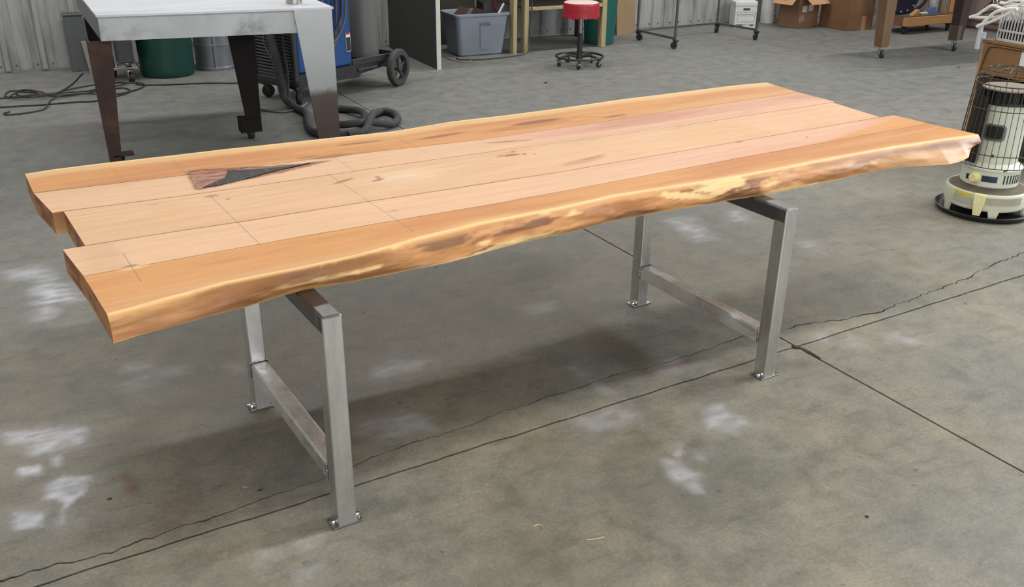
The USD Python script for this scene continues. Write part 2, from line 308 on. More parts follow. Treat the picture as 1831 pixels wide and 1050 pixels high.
def triangulate(poly):
    pts = []
    for g in getattr(poly, 'geoms', [poly]):
        for ring in [g.exterior, *g.interiors]:
            L_ = ring.length; n = max(8, int(L_/0.35)); c = list(ring.coords); extra = []
            for (a, b) in zip(c[:-1], c[1:]):
                d = math.dist(a, b); mid = ((a[0]+b[0])/2, (a[1]+b[1])/2)
                st = 0.012 if DENSE.contains(sg.Point(mid)) else 0.3
                k = max(1, int(d/st)); k = min(k, 1200)
                extra += [(a[0]+(b[0]-a[0])*t, a[1]+(b[1]-a[1])*t) for t in np.arange(k)/k]
            pts += extra
    bx = poly.bounds; e = poly.boundary
    gx, gy = np.meshgrid(np.arange(-0.75, 4.3, 0.014), np.arange(0.9, 4.9, 0.014)); D = np.c_[gx.ravel(), gy.ravel()]
    D[:, 0] += rng.uniform(-.003, .003, len(D)); D[:, 1] += rng.uniform(-.003, .003, len(D))
    gx, gy = np.meshgrid(np.arange(x0+.1, x1, 0.3), np.arange(y0+.1, y1, 0.3)); C = np.c_[gx.ravel(), gy.ravel()]+rng.uniform(-.05, .05, (gx.size, 2))
    C = C[~shapely.contains_xy(DENSE.buffer(0.1), C[:, 0], C[:, 1])]
    I = np.vstack([D, C]); I = I[shapely.contains_xy(poly, I[:, 0], I[:, 1])]
    I = I[shapely.distance(e, shapely.points(I[:, 0], I[:, 1])) > 0.006]
    P = np.vstack([np.array(pts), I]); P = np.unique(P.round(6), axis=0)
    T = Delaunay(P).simplices; c = P[T].mean(1); T = T[shapely.contains_xy(poly, c[:, 0], c[:, 1])]
    a, b, c_ = P[T[:, 0]], P[T[:, 1]], P[T[:, 2]]; area = (b[:, 0]-a[:, 0])*(c_[:, 1]-a[:, 1])-(b[:, 1]-a[:, 1])*(c_[:, 0]-a[:, 0])
    T[area < 0] = T[area < 0][:, ::-1]; return P, T[abs(area) > 1e-10]
for piece in cut.geoms:
    if piece.area < 0.5: continue
    pc = piece.difference(crack); pc = sg.MultiPolygon([g for g in getattr(pc, 'geoms', [pc]) if g.area > 1e-4]) if hasattr(pc, 'geoms') else pc
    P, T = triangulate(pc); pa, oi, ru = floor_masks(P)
    # the rim of every joint and crack drops 12 mm, so each slab has an edge of its own
    key = {}
    ed = np.sort(np.vstack([T[:, [0, 1]], T[:, [1, 2]], T[:, [2, 0]]]), 1); un, inv, cnt = np.unique(ed, axis=0, return_inverse=True, return_counts=True)
    dirs = np.vstack([T[:, [0, 1]], T[:, [1, 2]], T[:, [2, 0]]]); rim = dirs[cnt[inv.ravel()] == 1]
    k = len(P); low = {v: i for i, v in enumerate(np.unique(rim))}; lo = np.array(sorted(low))
    V = np.vstack([np.c_[P, np.zeros(k)], np.c_[P[lo], np.full(len(lo), -0.014)]])
    S = [(b, a, k+low[a]) for a, b in rim]+[(b, k+low[a], k+low[b]) for a, b in rim]
    path = floor+'/'+numbered(floor, 'concrete_slab')
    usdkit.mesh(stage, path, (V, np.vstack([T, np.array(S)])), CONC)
    for nm, a in (('paint', pa), ('oil_shade', oi), ('rust', ru)): primvar(path, nm, np.r_[a, a[lo]], 1)

# back wall: ribbed steel sheets, each a panel
wall_m = mat('wall_sheet', (150, 151, 150), 0.55, 0.1, 0.10, 2.0, stretch=(2.4, 2.4, 0.5), dirt=(96, 95, 92), dirt_scale=2.2, dirt_at=(0.48, 0.75))
plain = mat('wall_lining', (176, 176, 172), 0.8, 0, 0.06, 2)
ceil_m = mat('ceiling_lining', (196, 196, 192), 0.85, 0, 0.04, 2)
mauve = mat('mauve_wall', (124, 106, 100), 0.75, 0, 0.08, 3)
wb = structure('wall_back', trimesh.creation.box(bounds=[[x0, y1, -0.2], [x1, y1+0.15, RH]]), plain)
wr = structure('wall_right', trimesh.creation.box(bounds=[[x1, y0, -0.2], [x1+0.15, y1, RH]]), mauve)
structure('wall_left', trimesh.creation.box(bounds=[[x0-0.15, y0, -0.2], [x0, y1, RH]]), plain)
structure('wall_front', trimesh.creation.box(bounds=[[x0, y0-0.15, -0.2], [x1, y0, RH]]), plain)
structure('ceiling', trimesh.creation.box(bounds=[[x0, y0, RH], [x1, y1, RH+0.15]]), ceil_m)
def sheet(xa, w):
    prof = []
    pit = w/3
    for k in range(3):
        c = xa+pit*(k+0.5)
        prof += [(c-pit/2, 0), (c-0.105, 0), (c-0.098, 0.004), (c-0.09, 0), (c-0.036, 0), (c-0.020, 0.026), (c+0.020, 0.026), (c+0.036, 0), (c+0.09, 0), (c+0.098, 0.004), (c+0.105, 0)]
    prof.append((xa+w, 0)); prof = np.array(prof)
    V, F = [], []
    zs = [0.018, RH]
    for z in zs: V += [(a, y1-0.012-b, z) for a, b in prof]
    n = len(prof)
    for i in range(n-1): F += [(i, i+1, n+i+1), (i, n+i+1, n+i)]
    V += [(a, y1-0.004, 0.018) for a, b in prof]
    for i in range(n-1): F += [(i+1, i, 2*n+i), (i+1, 2*n+i, 2*n+i+1)]
    return trimesh.Trimesh(V, F, process=False)
W_ = 0.93; xa = -1.36
screw = []
while xa < x1-0.2:
    w = min(W_, x1-xa-0.005)
    p = wb+'/'+numbered(wb, 'wall_panel'); usdkit.mesh(stage, p, sheet(xa, w-0.006), wall_m, smooth=20)
    pp = p+'/screws'; heads = cat([cyl((xa+w/3*(k+0.5)+s, y1-0.020, z), (xa+w/3*(k+0.5)+s, y1-0.006, z), 0.007, 8) for k in range(3) for s in (-0.06, 0.07) for z in (0.06, 0.75)])
    usdkit.mesh(stage, pp, heads, dark_metal); xa += W_
usdkit.mesh(stage, wr+'/conduit', cat([tube([(x1-0.02, 6.2, z), (x1-0.02, 7.6, z+0.01), (x1-0.02, 9.6, z)], 0.013) for z in (0.10, 0.03)]), mat('brown_pipe', (82, 58, 54), 0.6))

# ceiling fittings
fit_m = mat('fitting_white', (225, 225, 222), 0.5)
g_fit = 'fluorescent fittings under the roof'
for (fy, xs, st, colr) in ROWS:
    for fx in xs:
        t = Thing('ceiling_light', 'white fluorescent strip fitting hung under the workshop roof', 'ceiling light', (fx, fy, RH-0.45), group=g_fit)
        t.add('housing', box(-1.25, -0.13, 0.02, 1.25, 0.13, 0.10), fit_m)
        for sx in (-1, 1): t.add('hanger_rod', cyl((sx*1.0, 0, 0.09), (sx*1.0, 0, 0.45), 0.006, 8), dark_metal)
        L_ = UsdLux.RectLight.Define(stage, t.path+'/tube_light'); L_.CreateWidthAttr(2.4); L_.CreateHeightAttr(0.20)
        L_.CreateIntensityAttr(float(st)); L_.CreateColorAttr(Gf.Vec3f(*colr)); L_.AddTranslateOp().Set(Gf.Vec3d(0, 0, 0.012))

dn = structure('added_door_1', cat([box(-4.3, y0-.02, 0, -4.15, y0+.08, 3.5, .004), box(6.65, y0-.02, 0, 6.8, y0+.08, 3.5, .004), box(-4.3, y0-.02, 3.35, 6.8, y0+.08, 3.5, .004)]), fit_m)  # unseen door frame added around the front fill light
DLt = UsdLux.RectLight.Define(stage, dn+'/fill_light'); DLt.CreateWidthAttr(10.8); DLt.CreateHeightAttr(3.3); DLt.CreateIntensityAttr(DOOR_FILL); DLt.CreateColorAttr(Gf.Vec3f(0.97, 0.98, 1.0))
DLt.AddTranslateOp().Set(Gf.Vec3d(1.25, y0+.03, 1.68)); DLt.AddRotateXYZOp().Set(Gf.Vec3f(-90, 0, 180))
wn = structure('added_window_1', cat([box(x1-.06, -1.6, 3.35, x1+.02, -1.52, 4.45, .004), box(x1-.06, 5.12, 3.35, x1+.02, 5.2, 4.45, .004), box(x1-.06, -1.6, 3.35, x1+.02, 5.2, 3.43, .004), box(x1-.06, -1.6, 4.37, x1+.02, 5.2, 4.45, .004)]), fit_m)  # unseen window frame added around the side fill light
WL = UsdLux.RectLight.Define(stage, wn+'/fill_light'); WL.CreateWidthAttr(6.6); WL.CreateHeightAttr(0.92); WL.CreateIntensityAttr(WINDOW_FILL); WL.CreateColorAttr(Gf.Vec3f(0.88, 0.95, 1.0))
WL.AddTranslateOp().Set(Gf.Vec3d(x1-.05, 1.8, 3.9)); WL.AddRotateXYZOp().Set(Gf.Vec3f(90, 0, 90))

# ------------------------------------------------------------------ the live-edge table
TAB = Thing('dining_table', 'long live-edge plank table on polished steel square-tube frames, filling the centre', 'table', (0.5338, 2.1612, 0), 5.496)
ZB, ZT = 0.671, 0.743
I = np.interp
def curve(tab): a = np.array(tab); return lambda u: I(u, a[:, 0], a[:, 1])
far = curve([(-.515, 1.489), (-.41, 1.50), (-.222, 1.493), (-.027, 1.476), (.18, 1.465), (.393, 1.442), (.62, 1.42), (.85, 1.395), (1.14, 1.425), (1.4, 1.408), (1.7, 1.402), (2.03, 1.413), (2.37, 1.40), (2.74, 1.39), (2.99, 1.355)])
s_ab = curve([(-.515, 1.24), (-.02, 1.197), (.5, 1.162), (1.13, 1.10), (2.95, 1.105)])
s_1 = curve([(-.46, .994), (-.147, .968), (.146, .952), (.78, .938), (1.36, .906), (1.92, .876), (2.92, .864)])
s_2 = curve([(-.51, .648), (-.22, .636), (.04, .62), (.39, .607), (1.13, .568), (2.1, .558), (2.95, .55)])
s_3 = curve([(-.494, .414), (.1, .408), (.4, .397), (.78, .379), (1.7, .379), (2.4, .372), (2.95, .37)])
ftop = curve([(-.49, .134), (-.338, .16), (-.191, .184), (.02, .181), (.202, .19), (.397, .226), (.6, .246), (.9, .24), (1.143, .256), (1.37, .233), (1.61, .213), (1.88, .203), (2.18, .203), (2.5, .191), (2.81, .161), (2.96, .142)])
fbot = curve([(-.49, .122), (-.288, .149), (.018, .19), (.15, .18), (.28, .176), (.46, .171), (.668, .192), (.88, .198), (1.115, .213), (1.34, .193), (1.586, .177), (1.84, .157), (2.15, .159), (2.47, .15), (2.585, .112), (2.7, .072), (2.83, .07), (2.96, .13)])

C_or, C_or2, C_pale, C_pink, C_tan, C_yel = (lin(c) for c in ((201, 141, 78), (186, 118, 60), (214, 173, 136), (213, 165, 138), (203, 162, 121), (218, 178, 124)))
C_brn, C_dk, C_face, C_streak, C_end = (lin(c) for c in ((140, 76, 32), (66, 36, 22), (196, 150, 98), (236, 202, 144), (178, 114, 66)))
def mixc(a, b, t): t = np.clip(t, 0, 1)[:, None]; return a*(1-t)+b*t
def sm(x, a, b): t = np.clip((x-a)/(b-a), 0, 1); return t*t*(3-2*t)
KN = [  # u, v, half length, half width, slope, colour, strength
    (.667, 1.292, .10, .014, -.10, 'brn', .6), (1.004, 1.231, .11, .016, .06, 'brn', .65), (1.473, 1.238, .11, .022, .02, 'brn', .75), (1.40, 1.2, .2, .03, 0, 'brn', .3),
    (1.178, 1.025, .075, .007, -.2, 'brn', .75), (1.26, 1.0, .03, .006, -.2, 'brn', .6), (1.10, .845, .034, .013, -.1, 'brn', .7), (1.055, .855, .016, .008, .3, 'brn', .55), (1.15, .832, .012, .009, 0, 'brn', .65), (1.185, .815, .008, .006, 0, 'dk', .5), (1.13, .885, .016, .009, .2, 'brn', .5),
    (.417, .855, .042, .009, .35, 'brn', .6), (.528, .806, .024, .009, .2, 'brn', .6), (.54, .835, .010, .013, 0, 'brn', .55), (1.30, .645, .11, .028, .12, 'brn', .28), (1.36, .668, .07, .006, .25, 'brn', .45), (1.84, 1.157, .06, .010, .05, 'brn', .75), (1.72, 1.2, .09, .006, -.5, 'brn', .45),
    (-.02, .915, .026, .010, 0, 'brn', .55), (-.374, .424, .022, .007, 0, 'dk', .6), (-.37, .41, .04, .012, 0, 'streak', .5), (.02, .86, .007, .006, 0, 'dk', .7), (2.30, .47, .006, .006, 0, 'dk', .85), (2.0, .555, .02, .006, 0, 'dk', .5), (-.2, .92, .016, .009, 0, 'dk', .2), (.42, 1.2, .05, .02, 0, 'brn', .45), (.5, 1.17, .08, .03, 0, 'brn', .45),
    (1.0, .30, .02, .005, 0, 'dk', .2), (.43, .48, .02, .005, 0, 'dk', .35), (-.235, 1.27, .01, .2, 0, 'brn', .06)]
COLS = {'brn': C_brn, 'dk': C_dk, 'streak': C_streak}
BARK = sg.Polygon([(-.012, 1.235), (-.03, 1.105), (-.036, 1.013), (0, 1.006), (.055, 1.022), (.154, 1.046), (.238, 1.058), (.35, 1.085), (.47, 1.117), (.362, 1.130), (.243, 1.158), (.159, 1.19), (.103, 1.21), (.032, 1.237)])
POOL = sg.Polygon([(-.017, 1.026), (.036, 1.067), (.077, 1.096), (.10, 1.15), (.112, 1.185), (.16, 1.162), (.207, 1.145), (.294, 1.126), (.40, 1.123), (.30, 1.101), (.206, 1.074), (.116, 1.041), (.054, 1.024)])
def topcol(u, v, which):
    n = len(u); q = np.c_[u*1.6, v*9, np.zeros(n)]; f = fbm(q, 4, 11); g = fbm(np.c_[u*0.8, v*26, np.zeros(n)], 4, 5); h = fbm(np.c_[u*3, v*4, np.zeros(n)], 4, 21)
    if which == '1a':
        c = mixc(np.tile(C_or, (n, 1)), C_or2, sm(f, .42, .7)*.7); c = mixc(c, C_tan, sm(g, .5, .75)*.35)
        c = mixc(c, C_yel, sm(v-far(u)+f*.03, -.085, -.03)*.8); c = mixc(c, C_streak, sm(v-far(u), -.022, -.006)*.8)
        c = mixc(c, C_pale, sm(u, 2.2, 3.0)*.15)
    elif which == '1b':
        c = mixc(np.tile(C_pale, (n, 1)), C_pink, sm(u, .9, 1.6)); c = mixc(c, C_tan, sm(g, .45, .7)*.35)
        band = sm(v-s_1(u), .06+.0*u, .12)*sm(u, .8, 1.6); c = mixc(c, lin((186, 130, 104)), band*(.35+.5*sm(f, .35, .65)))
    elif which == '2':
        c = mixc(np.tile(C_tan*1.06, (n, 1)), C_pale, sm(h, .4, .65)*.8); c = mixc(c, lin((198, 158, 112)), sm(g, .5, .72)*.35)
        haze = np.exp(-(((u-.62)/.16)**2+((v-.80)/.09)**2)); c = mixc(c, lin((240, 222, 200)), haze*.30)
        c = mixc(c, C_pink, sm(u, 2.2, 2.9)*.35)
    elif which == '3':
        c = mixc(np.tile(C_pale, (n, 1)), C_pink, sm(u, .6, 1.8)*.9); c = mixc(c, C_tan, sm(g, .5, .75)*.3)
        e = s_3(u)+sm(u, 2.2, 2.9)*.11+(f-.5)*.02; c = mixc(c, C_or, sm(e-v, -.03-.02*0, .01)*sm(u, 1.6, 2.0)); c = mixc(c, lin((206, 156, 130)), sm(u, 1.4, 2.2)*np.exp(-((v-e-.035)/.03)**2)*.7)
        c = mixc(c, C_or, sm(u, 2.6, 2.92)*.75)
        c = mixc(c, C_tan*.92, sm(-u, .36, .40)*sm(-u, .50, .44)*.55)
    else:
        c = mixc(np.tile(C_or, (n, 1)), C_or2, sm(f, .45, .7)*.75); c = mixc(c, C_tan, sm(g, .5, .75)*.3)
        d = v-ftop(u); c = mixc(c, C_yel, sm(d+f*.05, .075, .03)*sm(u, .15, .8)*.6); c = mixc(c, C_streak, sm(d, .010, .003)*.8)
    for (a, b, la, lb, sl, cn, st) in KN:
        dd = ((u-a)/la)**2+((v-b-sl*(u-a))/lb)**2+(h-.5)*1.2
        c = mixc(c, COLS[cn], min(1, st*1.25)*sm(-dd, -1.5, -.5))
    if which in ('1a', '1b'):
        near = (u > -.15) & (u < .62) & (v > .9) & (v < 1.3)
        if near.any():
            P = np.c_[u[near], v[near]]; dist = np.where(shapely.contains_xy(BARK, P[:, 0], P[:, 1]), -1, 1)*shapely.distance(BARK.exterior, shapely.points(P[:, 0], P[:, 1]))
            dist = dist+(fbm(np.c_[P*[30, 60], np.zeros(len(P))], 3, 8)-.5)*.02
            cc = c[near]; cc = mixc(cc, lin((176, 116, 78)), sm(-dist, -.02, .002)*.55); cc = mixc(cc, lin((158, 104, 80)), sm(-dist, 0, .012)*.85)
            cc = mixc(cc, C_dk, np.exp(-(dist/.006)**2)*.75)
            cc = mixc(cc, lin((96, 56, 44)), sm(fbm(np.c_[P*[20, 50], np.zeros(len(P))], 4, 31), .5, .7)*sm(-dist, 0, .02)*.7); c[near] = cc
    return c

def facecol(u, t, z):
    """t runs from 0 at the top edge of the live edge to 1 at the bottom."""
    n = len(u); w = t+(fbm(np.c_[u*2.0, np.zeros(n), np.zeros(n)], 3, 40)-.5)*.9
    a = fbm(np.c_[u*2.6, w*1.7, np.zeros(n)], 5, 51); b = fbm(np.c_[u*4.2, w*3.0, np.zeros(n)], 5, 61); s = fbm(np.c_[u*5.0, w*3.4, np.ones(n)], 5, 71); g = fbm(np.c_[u*1.5, w*8, np.ones(n)], 4, 81)
    c = mixc(np.tile(lin((204, 150, 96)), (n, 1)), lin((184, 128, 78)), sm(g, .4, .65)*.7)
    c = mixc(c, lin((152, 102, 60)), sm(a, .48, .57)*.8); c = mixc(c, lin((104, 64, 38)), sm(b, .56, .66)*.85*sm(t, .05, .25))
    c = mixc(c, lin((140, 94, 54)), sm(-u, -.75, -.1)*.8*sm(t, .04, .14)*sm(a, .34, .46)); c = mixc(c, lin((206, 150, 108)), sm(-u, .12, .34)*sm(t, .52, .62)*.8)
    c = mixc(c, C_streak, sm(s, .56, .64)*.85*(1-.75*sm(u, 2.2, 2.5))*(1-.85*sm(-u, -.1, .12)))
    c = mixc(c, lin((216, 170, 126)), sm(u, 2.2, 2.5)*.55); c = mixc(c, lin((132, 90, 70)), np.exp(-((t-.26-.3*(b-.5))/.12)**2)*sm(u, 2.2, 2.45)*sm(a, .36, .5)*.85)
    c = mixc(c, lin((158, 112, 76)), sm(u, -.1, -.3)*.5*sm(t, .1, .3)*sm(t, .8, .5)); c = mixc(c, lin((204, 142, 98)), sm(-u, .25, .42)*sm(t, .5, .7)*.8)
    c = mixc(c, lin((94, 56, 42)), .8*np.exp(-(((u-2.93)/.07)**2+((t-.34)/.26)**2))); c = mixc(c, lin((122, 80, 58)), .7*np.exp(-(((u-2.75)/.09)**2+((t-.25)/.15)**2)))
    c = mixc(c, lin((108, 72, 44)), .8*np.exp(-(((u-1.60)/.045)**2+((t-.72)/.14)**2)))
    c = mixc(c, C_streak, sm(t, .90, 1.0)*.6); c = mixc(c, C_streak, sm(-t, -.06, -.01)*.9)
    return c

def wood(name, end=False):
    N = {'tc': ('texture_coordinate', {}), 'at': ('attribute', {'attribute': 'tone'}),
         'm1': ('mapping', {'scale': (1.6, 34, 34)}), 'n1': ('noise_texture', {'scale': 1.6, 'detail': 6.0, 'roughness': 0.65, 'distortion': 0.35}), 'r1': ('rgb_ramp', {'ramp': [(0.28, (0.88, 0.86, 0.83)), (0.5, (1, 1, 1)), (0.72, (1.07, 1.07, 1.06))]}),
         'm2': ('mapping', {'scale': (9, 260, 260)}), 'n2': ('noise_texture', {'scale': 1.0, 'detail': 3.0}), 'r2': ('rgb_ramp', {'ramp': [(0.32, (0.90, 0.88, 0.85)), (0.52, (1, 1, 1))]}),
         'x1': ('mix_color', {'blend_type': 'multiply', 'fac': 1.0, 'use_clamp_result': False}), 'x2': ('mix_color', {'blend_type': 'multiply', 'fac': 1.0, 'use_clamp_result': False}),
         'b': ('bump', {'strength': 0.06, 'distance': 0.003}), 'p': ('principled_bsdf', {'roughness': 0.42, 'specular_ior_level': 0.35}),
         'sx': ('separate_xyz', {})}
    L = [('tc.object', 'm1.vector'), ('m1.vector', 'n1.vector'), ('n1.fac', 'r1.fac'), ('tc.object', 'm2.vector'), ('m2.vector', 'n2.vector'), ('n2.fac', 'r2.fac'), ('at.color', 'x1.a'), ('r1.color', 'x1.b'), ('x1.result', 'x2.a'), ('r2.color', 'x2.b'), ('n2.fac', 'b.height'), ('b.normal', 'p.normal'), ('tc.object', 'sx.vector')]
    col = 'x2.result'
    if not end:   # pencilled setting-out lines across the boards: u, from v, to v
        for i, (u0, va, vb) in enumerate([(-.022, .40, .93), (.405, .28, .97), (.503, .95, 1.17), (.832, 1.03, 1.30), (-.372, .30, .53), (-.026, 1.2, 1.40)]):
            N.update({f'd{i}': ('math', {'math_type': 'subtract', 'value2': u0}), f'a{i}': ('math', {'math_type': 'absolute'}), f'l{i}': ('map_range', {'from_min': 0.0006, 'from_max': 0.0020, 'to_min': 0.62, 'to_max': 0.0, 'clamp': True}),
                      f'g{i}': ('math', {'math_type': 'greater_than', 'value2': va}), f'h{i}': ('math', {'math_type': 'less_than', 'value2': vb}), f'p{i}': ('math', {'math_type': 'multiply'}), f'q{i}': ('math', {'math_type': 'multiply'}), f'c{i}': ('mix_color', {'b': tuple(lin((112, 84, 62)))})})
            L += [('sx.x', f'd{i}.value1'), (f'd{i}.value', f'a{i}.value1'), (f'a{i}.value', f'l{i}.value'), ('sx.y', f'g{i}.value1'), ('sx.y', f'h{i}.value1'), (f'g{i}.value', f'p{i}.value1'), (f'h{i}.value', f'p{i}.value2'), (f'p{i}.value', f'q{i}.value1'), (f'l{i}.result', f'q{i}.value2'), (f'q{i}.value', f'c{i}.fac'), (col, f'c{i}.a')]
            col = f'c{i}.result'
    L.append((col, 'p.base_color'))
    return usdkit.material(stage, '/World/Looks/'+name, N, L, surface='p.BSDF')
WOOD = wood('plank_wood')

def plank(which, va, vb, ua, ub, label):
    """va, vb: near and far edge as functions of u; ua, ub: ((u at near, u at far)) of the left and the right end."""
    gap = 0.0011; nt = 420
    live_n, live_f = which == '4', which == '1a'
    um = np.linspace(0, 1, nt); V, C, ring = [], [], None
    for s in um:
        u_mid = ua[0]*(1-s)+ub[0]*s
        a = float(va(u_mid)); b = float(vb(u_mid)); na = 0 if live_n else gap; nb = 0 if live_f else gap
        ntop = 44
        f = np.linspace(0, 1, ntop); v_top = a+na+(b-nb-a-na)*f
        pts = [(v, ZT, 't') for v in v_top]
        nf = 9
        if live_f:
            wob = float(fbm(np.array([[u_mid*3, 0, 0]]), 3, 90)[0]-.5)*.03
            for t in np.linspace(0, 1, nf)[1:]: pts.append((b+wob*t+.012*math.sin(t*3.1), ZT+(ZB-ZT)*t, 'g'))
        else: pts += [(b-nb, ZB, 'e')]
        if live_n:
            bot = float(fbot(u_mid)); pts.append((bot+.02, ZB, 'u'))
            for t in np.linspace(1, 0, 15)[:-1]:
                bl = .016*math.sin(math.pi*t)**.8
                nz = float(fbm(np.array([[u_mid*6, t*1.6, 0]]), 3, 33)[0]-.5)*.022*math.sin(math.pi*min(t, .5)/1.0 if t < .5 else math.pi/2)
                pts.append((a+(bot-a)*t-bl+nz, ZT-.002+(ZB-ZT+.002)*t, t))
        else: pts += [(a+na, ZB, 'e')]
        ring = len(pts); vv = np.array([p[0] for p in pts]); zz = np.array([p[1] for p in pts])
        w = np.clip((vv-a)/(b-a), 0, 1); u0 = ua[0]+(ua[1]-ua[0])*w; u1 = ub[0]+(ub[1]-ub[0])*w
        uu = u0*(1-s)+u1*s
        # worn, slightly ragged ends
        V.append(np.c_[uu, vv, zz]); C.append([p[2] for p in pts])
    V = np.vstack(V); kinds = [k for row in C for k in row]; n = ring; row_i = np.tile(np.arange(ring), nt)
    u, v, z = V.T; col = np.zeros((len(V), 3)); kk = np.array([k if isinstance(k, str) else 'f' for k in kinds])
    tt = np.array([0.0 if isinstance(k, str) else k for k in kinds])
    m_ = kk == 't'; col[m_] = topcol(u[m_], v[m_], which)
    if which != '4': sm_ = (kk == 't') & (row_i == 0); col[sm_] = mixc(col[sm_], C_brn*.8, np.full(sm_.sum(), {'3': .3, '2': .55, '1b': .8, '1a': .25}[which]))
    m_ = kk == 'f'
    if m_.any(): col[m_] = facecol(u[m_], tt[m_], z[m_])
    m_ = (kk == 'g') | (kk == 'e') | (kk == 'u'); col[m_] = mixc(np.tile(C_yel*.9, (m_.sum(), 1)), C_face, fbm(np.c_[u[m_]*2, z[m_]*30, 0*z[m_]], 3, 2))
    if which in ('1a', '1b'):   # the bark pocket sits a little lower than the planed face
        near = (kk == 't') & (u > -.1) & (u < .55) & (v > .95) & (v < 1.27); ins = np.zeros(len(V), bool); ins[near] = shapely.contains_xy(BARK.buffer(-.004), u[near], v[near])
        V[ins, 2] -= .0008+.003*fbm(np.c_[u[ins]*40, v[ins]*60, 0*u[ins]], 3, 13)
    if live_n:
        uu_, vv_, zz_ = V.T; low = np.clip((ZT-.02-zz_)/(ZT-.02-ZB), 0, 1)*np.clip((.30-vv_)/.16, 0, 1)*sm(uu_, 2.74, 2.95); V[:, 2] += low*.026; V[:, 1] += low*.02
        V[:, 0] -= np.clip((.16-vv_)/.08, 0, 1)*sm(uu_, 2.9, 2.97)*.02*np.clip((.73-zz_)/.06, 0, 1)
    F = []
    i = np.arange(nt-1)[:, None]*n; j = np.arange(n)[None, :]; j2 = (j+1) % n
    A, B, Cc, D = (i+j), (i+j2), (i+n+j2), (i+n+j)
    F = np.vstack([np.stack([A, D, Cc], -1).reshape(-1, 3), np.stack([A, Cc, B], -1).reshape(-1, 3)])
    Vs, Cs, Fs = [V], [col], [F]; base = len(V)
    for s_i, flip in ((0, False), (nt-1, True)):    # end grain
        rp = V[s_i*n:(s_i+1)*n]; poly = sg.Polygon(rp[:, 1:3]).buffer(0)
        g = np.array([(a_, b_) for a_ in np.arange(rp[:, 1].min(), rp[:, 1].max(), .008) for b_ in np.arange(ZB, ZT, .008)]); g = g[shapely.contains_xy(poly.buffer(-.003), g[:, 0], g[:, 1])]
        Pp = np.vstack([rp[:, 1:3], g]); T = Delaunay(Pp).simplices; cc = Pp[T].mean(1); T = T[shapely.contains_xy(poly, cc[:, 0], cc[:, 1])]
        vmin, vmax = float(rp[0, 1]), float(rp[43, 1]); uu = np.interp(Pp[:, 0], [vmin, vmax], [rp[0, 0], rp[43, 0]])
        uu = uu+(fbm(np.c_[Pp*[40, 60], np.zeros(len(Pp))], 3, 17+s_i)-.5)*.004*np.r_[np.zeros(len(rp)), np.ones(len(g))]
        Vs.append(np.c_[uu, Pp]); rr = fbm(np.c_[Pp[:, 0]*14, Pp[:, 1]*40, np.full(len(Pp), s_i)], 4, 77)
        ce = mixc(np.tile(C_end, (len(Pp), 1)), lin((122, 72, 42)), sm(rr, .4, .65)*.8); ce = mixc(ce, C_face, sm(rr, .62, .45)*.25); Cs.append(ce)
        a, b, c_ = Pp[T[:, 0]], Pp[T[:, 1]], Pp[T[:, 2]]; ar = (b[:, 0]-a[:, 0])*(c_[:, 1]-a[:, 1])-(b[:, 1]-a[:, 1])*(c_[:, 0]-a[:, 0])
        want = ar > 0 if flip else ar < 0
        T = T.copy(); T[~want] = T[~want][:, ::-1]; Fs.append(T+base); base += len(Pp)
    V, col, F = np.vstack(Vs), np.vstack(Cs), np.vstack(Fs)
    path = TAB.path+'/'+numbered(TAB.path, 'plank'); vv, ff, _ = V, F, None
    pr = usdkit.mesh(stage, path, (V, F), WOOD); cd(pr.GetPrim(), label=label); primvar(path, 'tone', col, 3); return path
plank('4', ftop, s_3, (-.486, -.494), (2.972, 2.953), 'orange front plank with rough brown live edge')
plank('3', s_3, s_2, (-.494, -.511), (2.953, 2.951), 'pale plank second from the front')
plank('2', s_2, s_1, (-.452, -.458), (2.862, 2.914), 'tan middle plank set back at both ends')
p1b = plank('1b', s_1, s_ab, (-.490, -.514), (2.935, 2.948), 'pale and pink plank with a dark resin-filled bark pocket')
plank('1a', s_ab, far, (-.514, -.512), (2.946, 2.985), 'orange rear plank with a live outer edge')
resin = usdkit.material(stage, '/World/Looks/resin', {'tc': ('texture_coordinate', {}), 'mp': ('mapping', {'scale': (30, 6, 1)}), 'n': ('noise_texture', {'scale': 2.0, 'detail': 4.0}), 'r': ('rgb_ramp', {'ramp': [(0.35, tuple(lin((18, 13, 12)))), (0.58, tuple(lin((34, 28, 27)))), (0.75, tuple(lin((78, 72, 70))))]}), 'p': ('principled_bsdf', {'roughness': 0.22, 'specular_ior_level': 0.35})}, [('tc.object', 'mp.vector'), ('mp.vector', 'n.vector'), ('n.fac', 'r.fac'), ('r.color', 'p.base_color')], surface='p.BSDF')
TAB.add('resin_fill', prism(POOL, ZT-.0035, ZT+.0004), resin, parent=p1b, label='dark glossy resin filling a bark pocket', smooth=False)

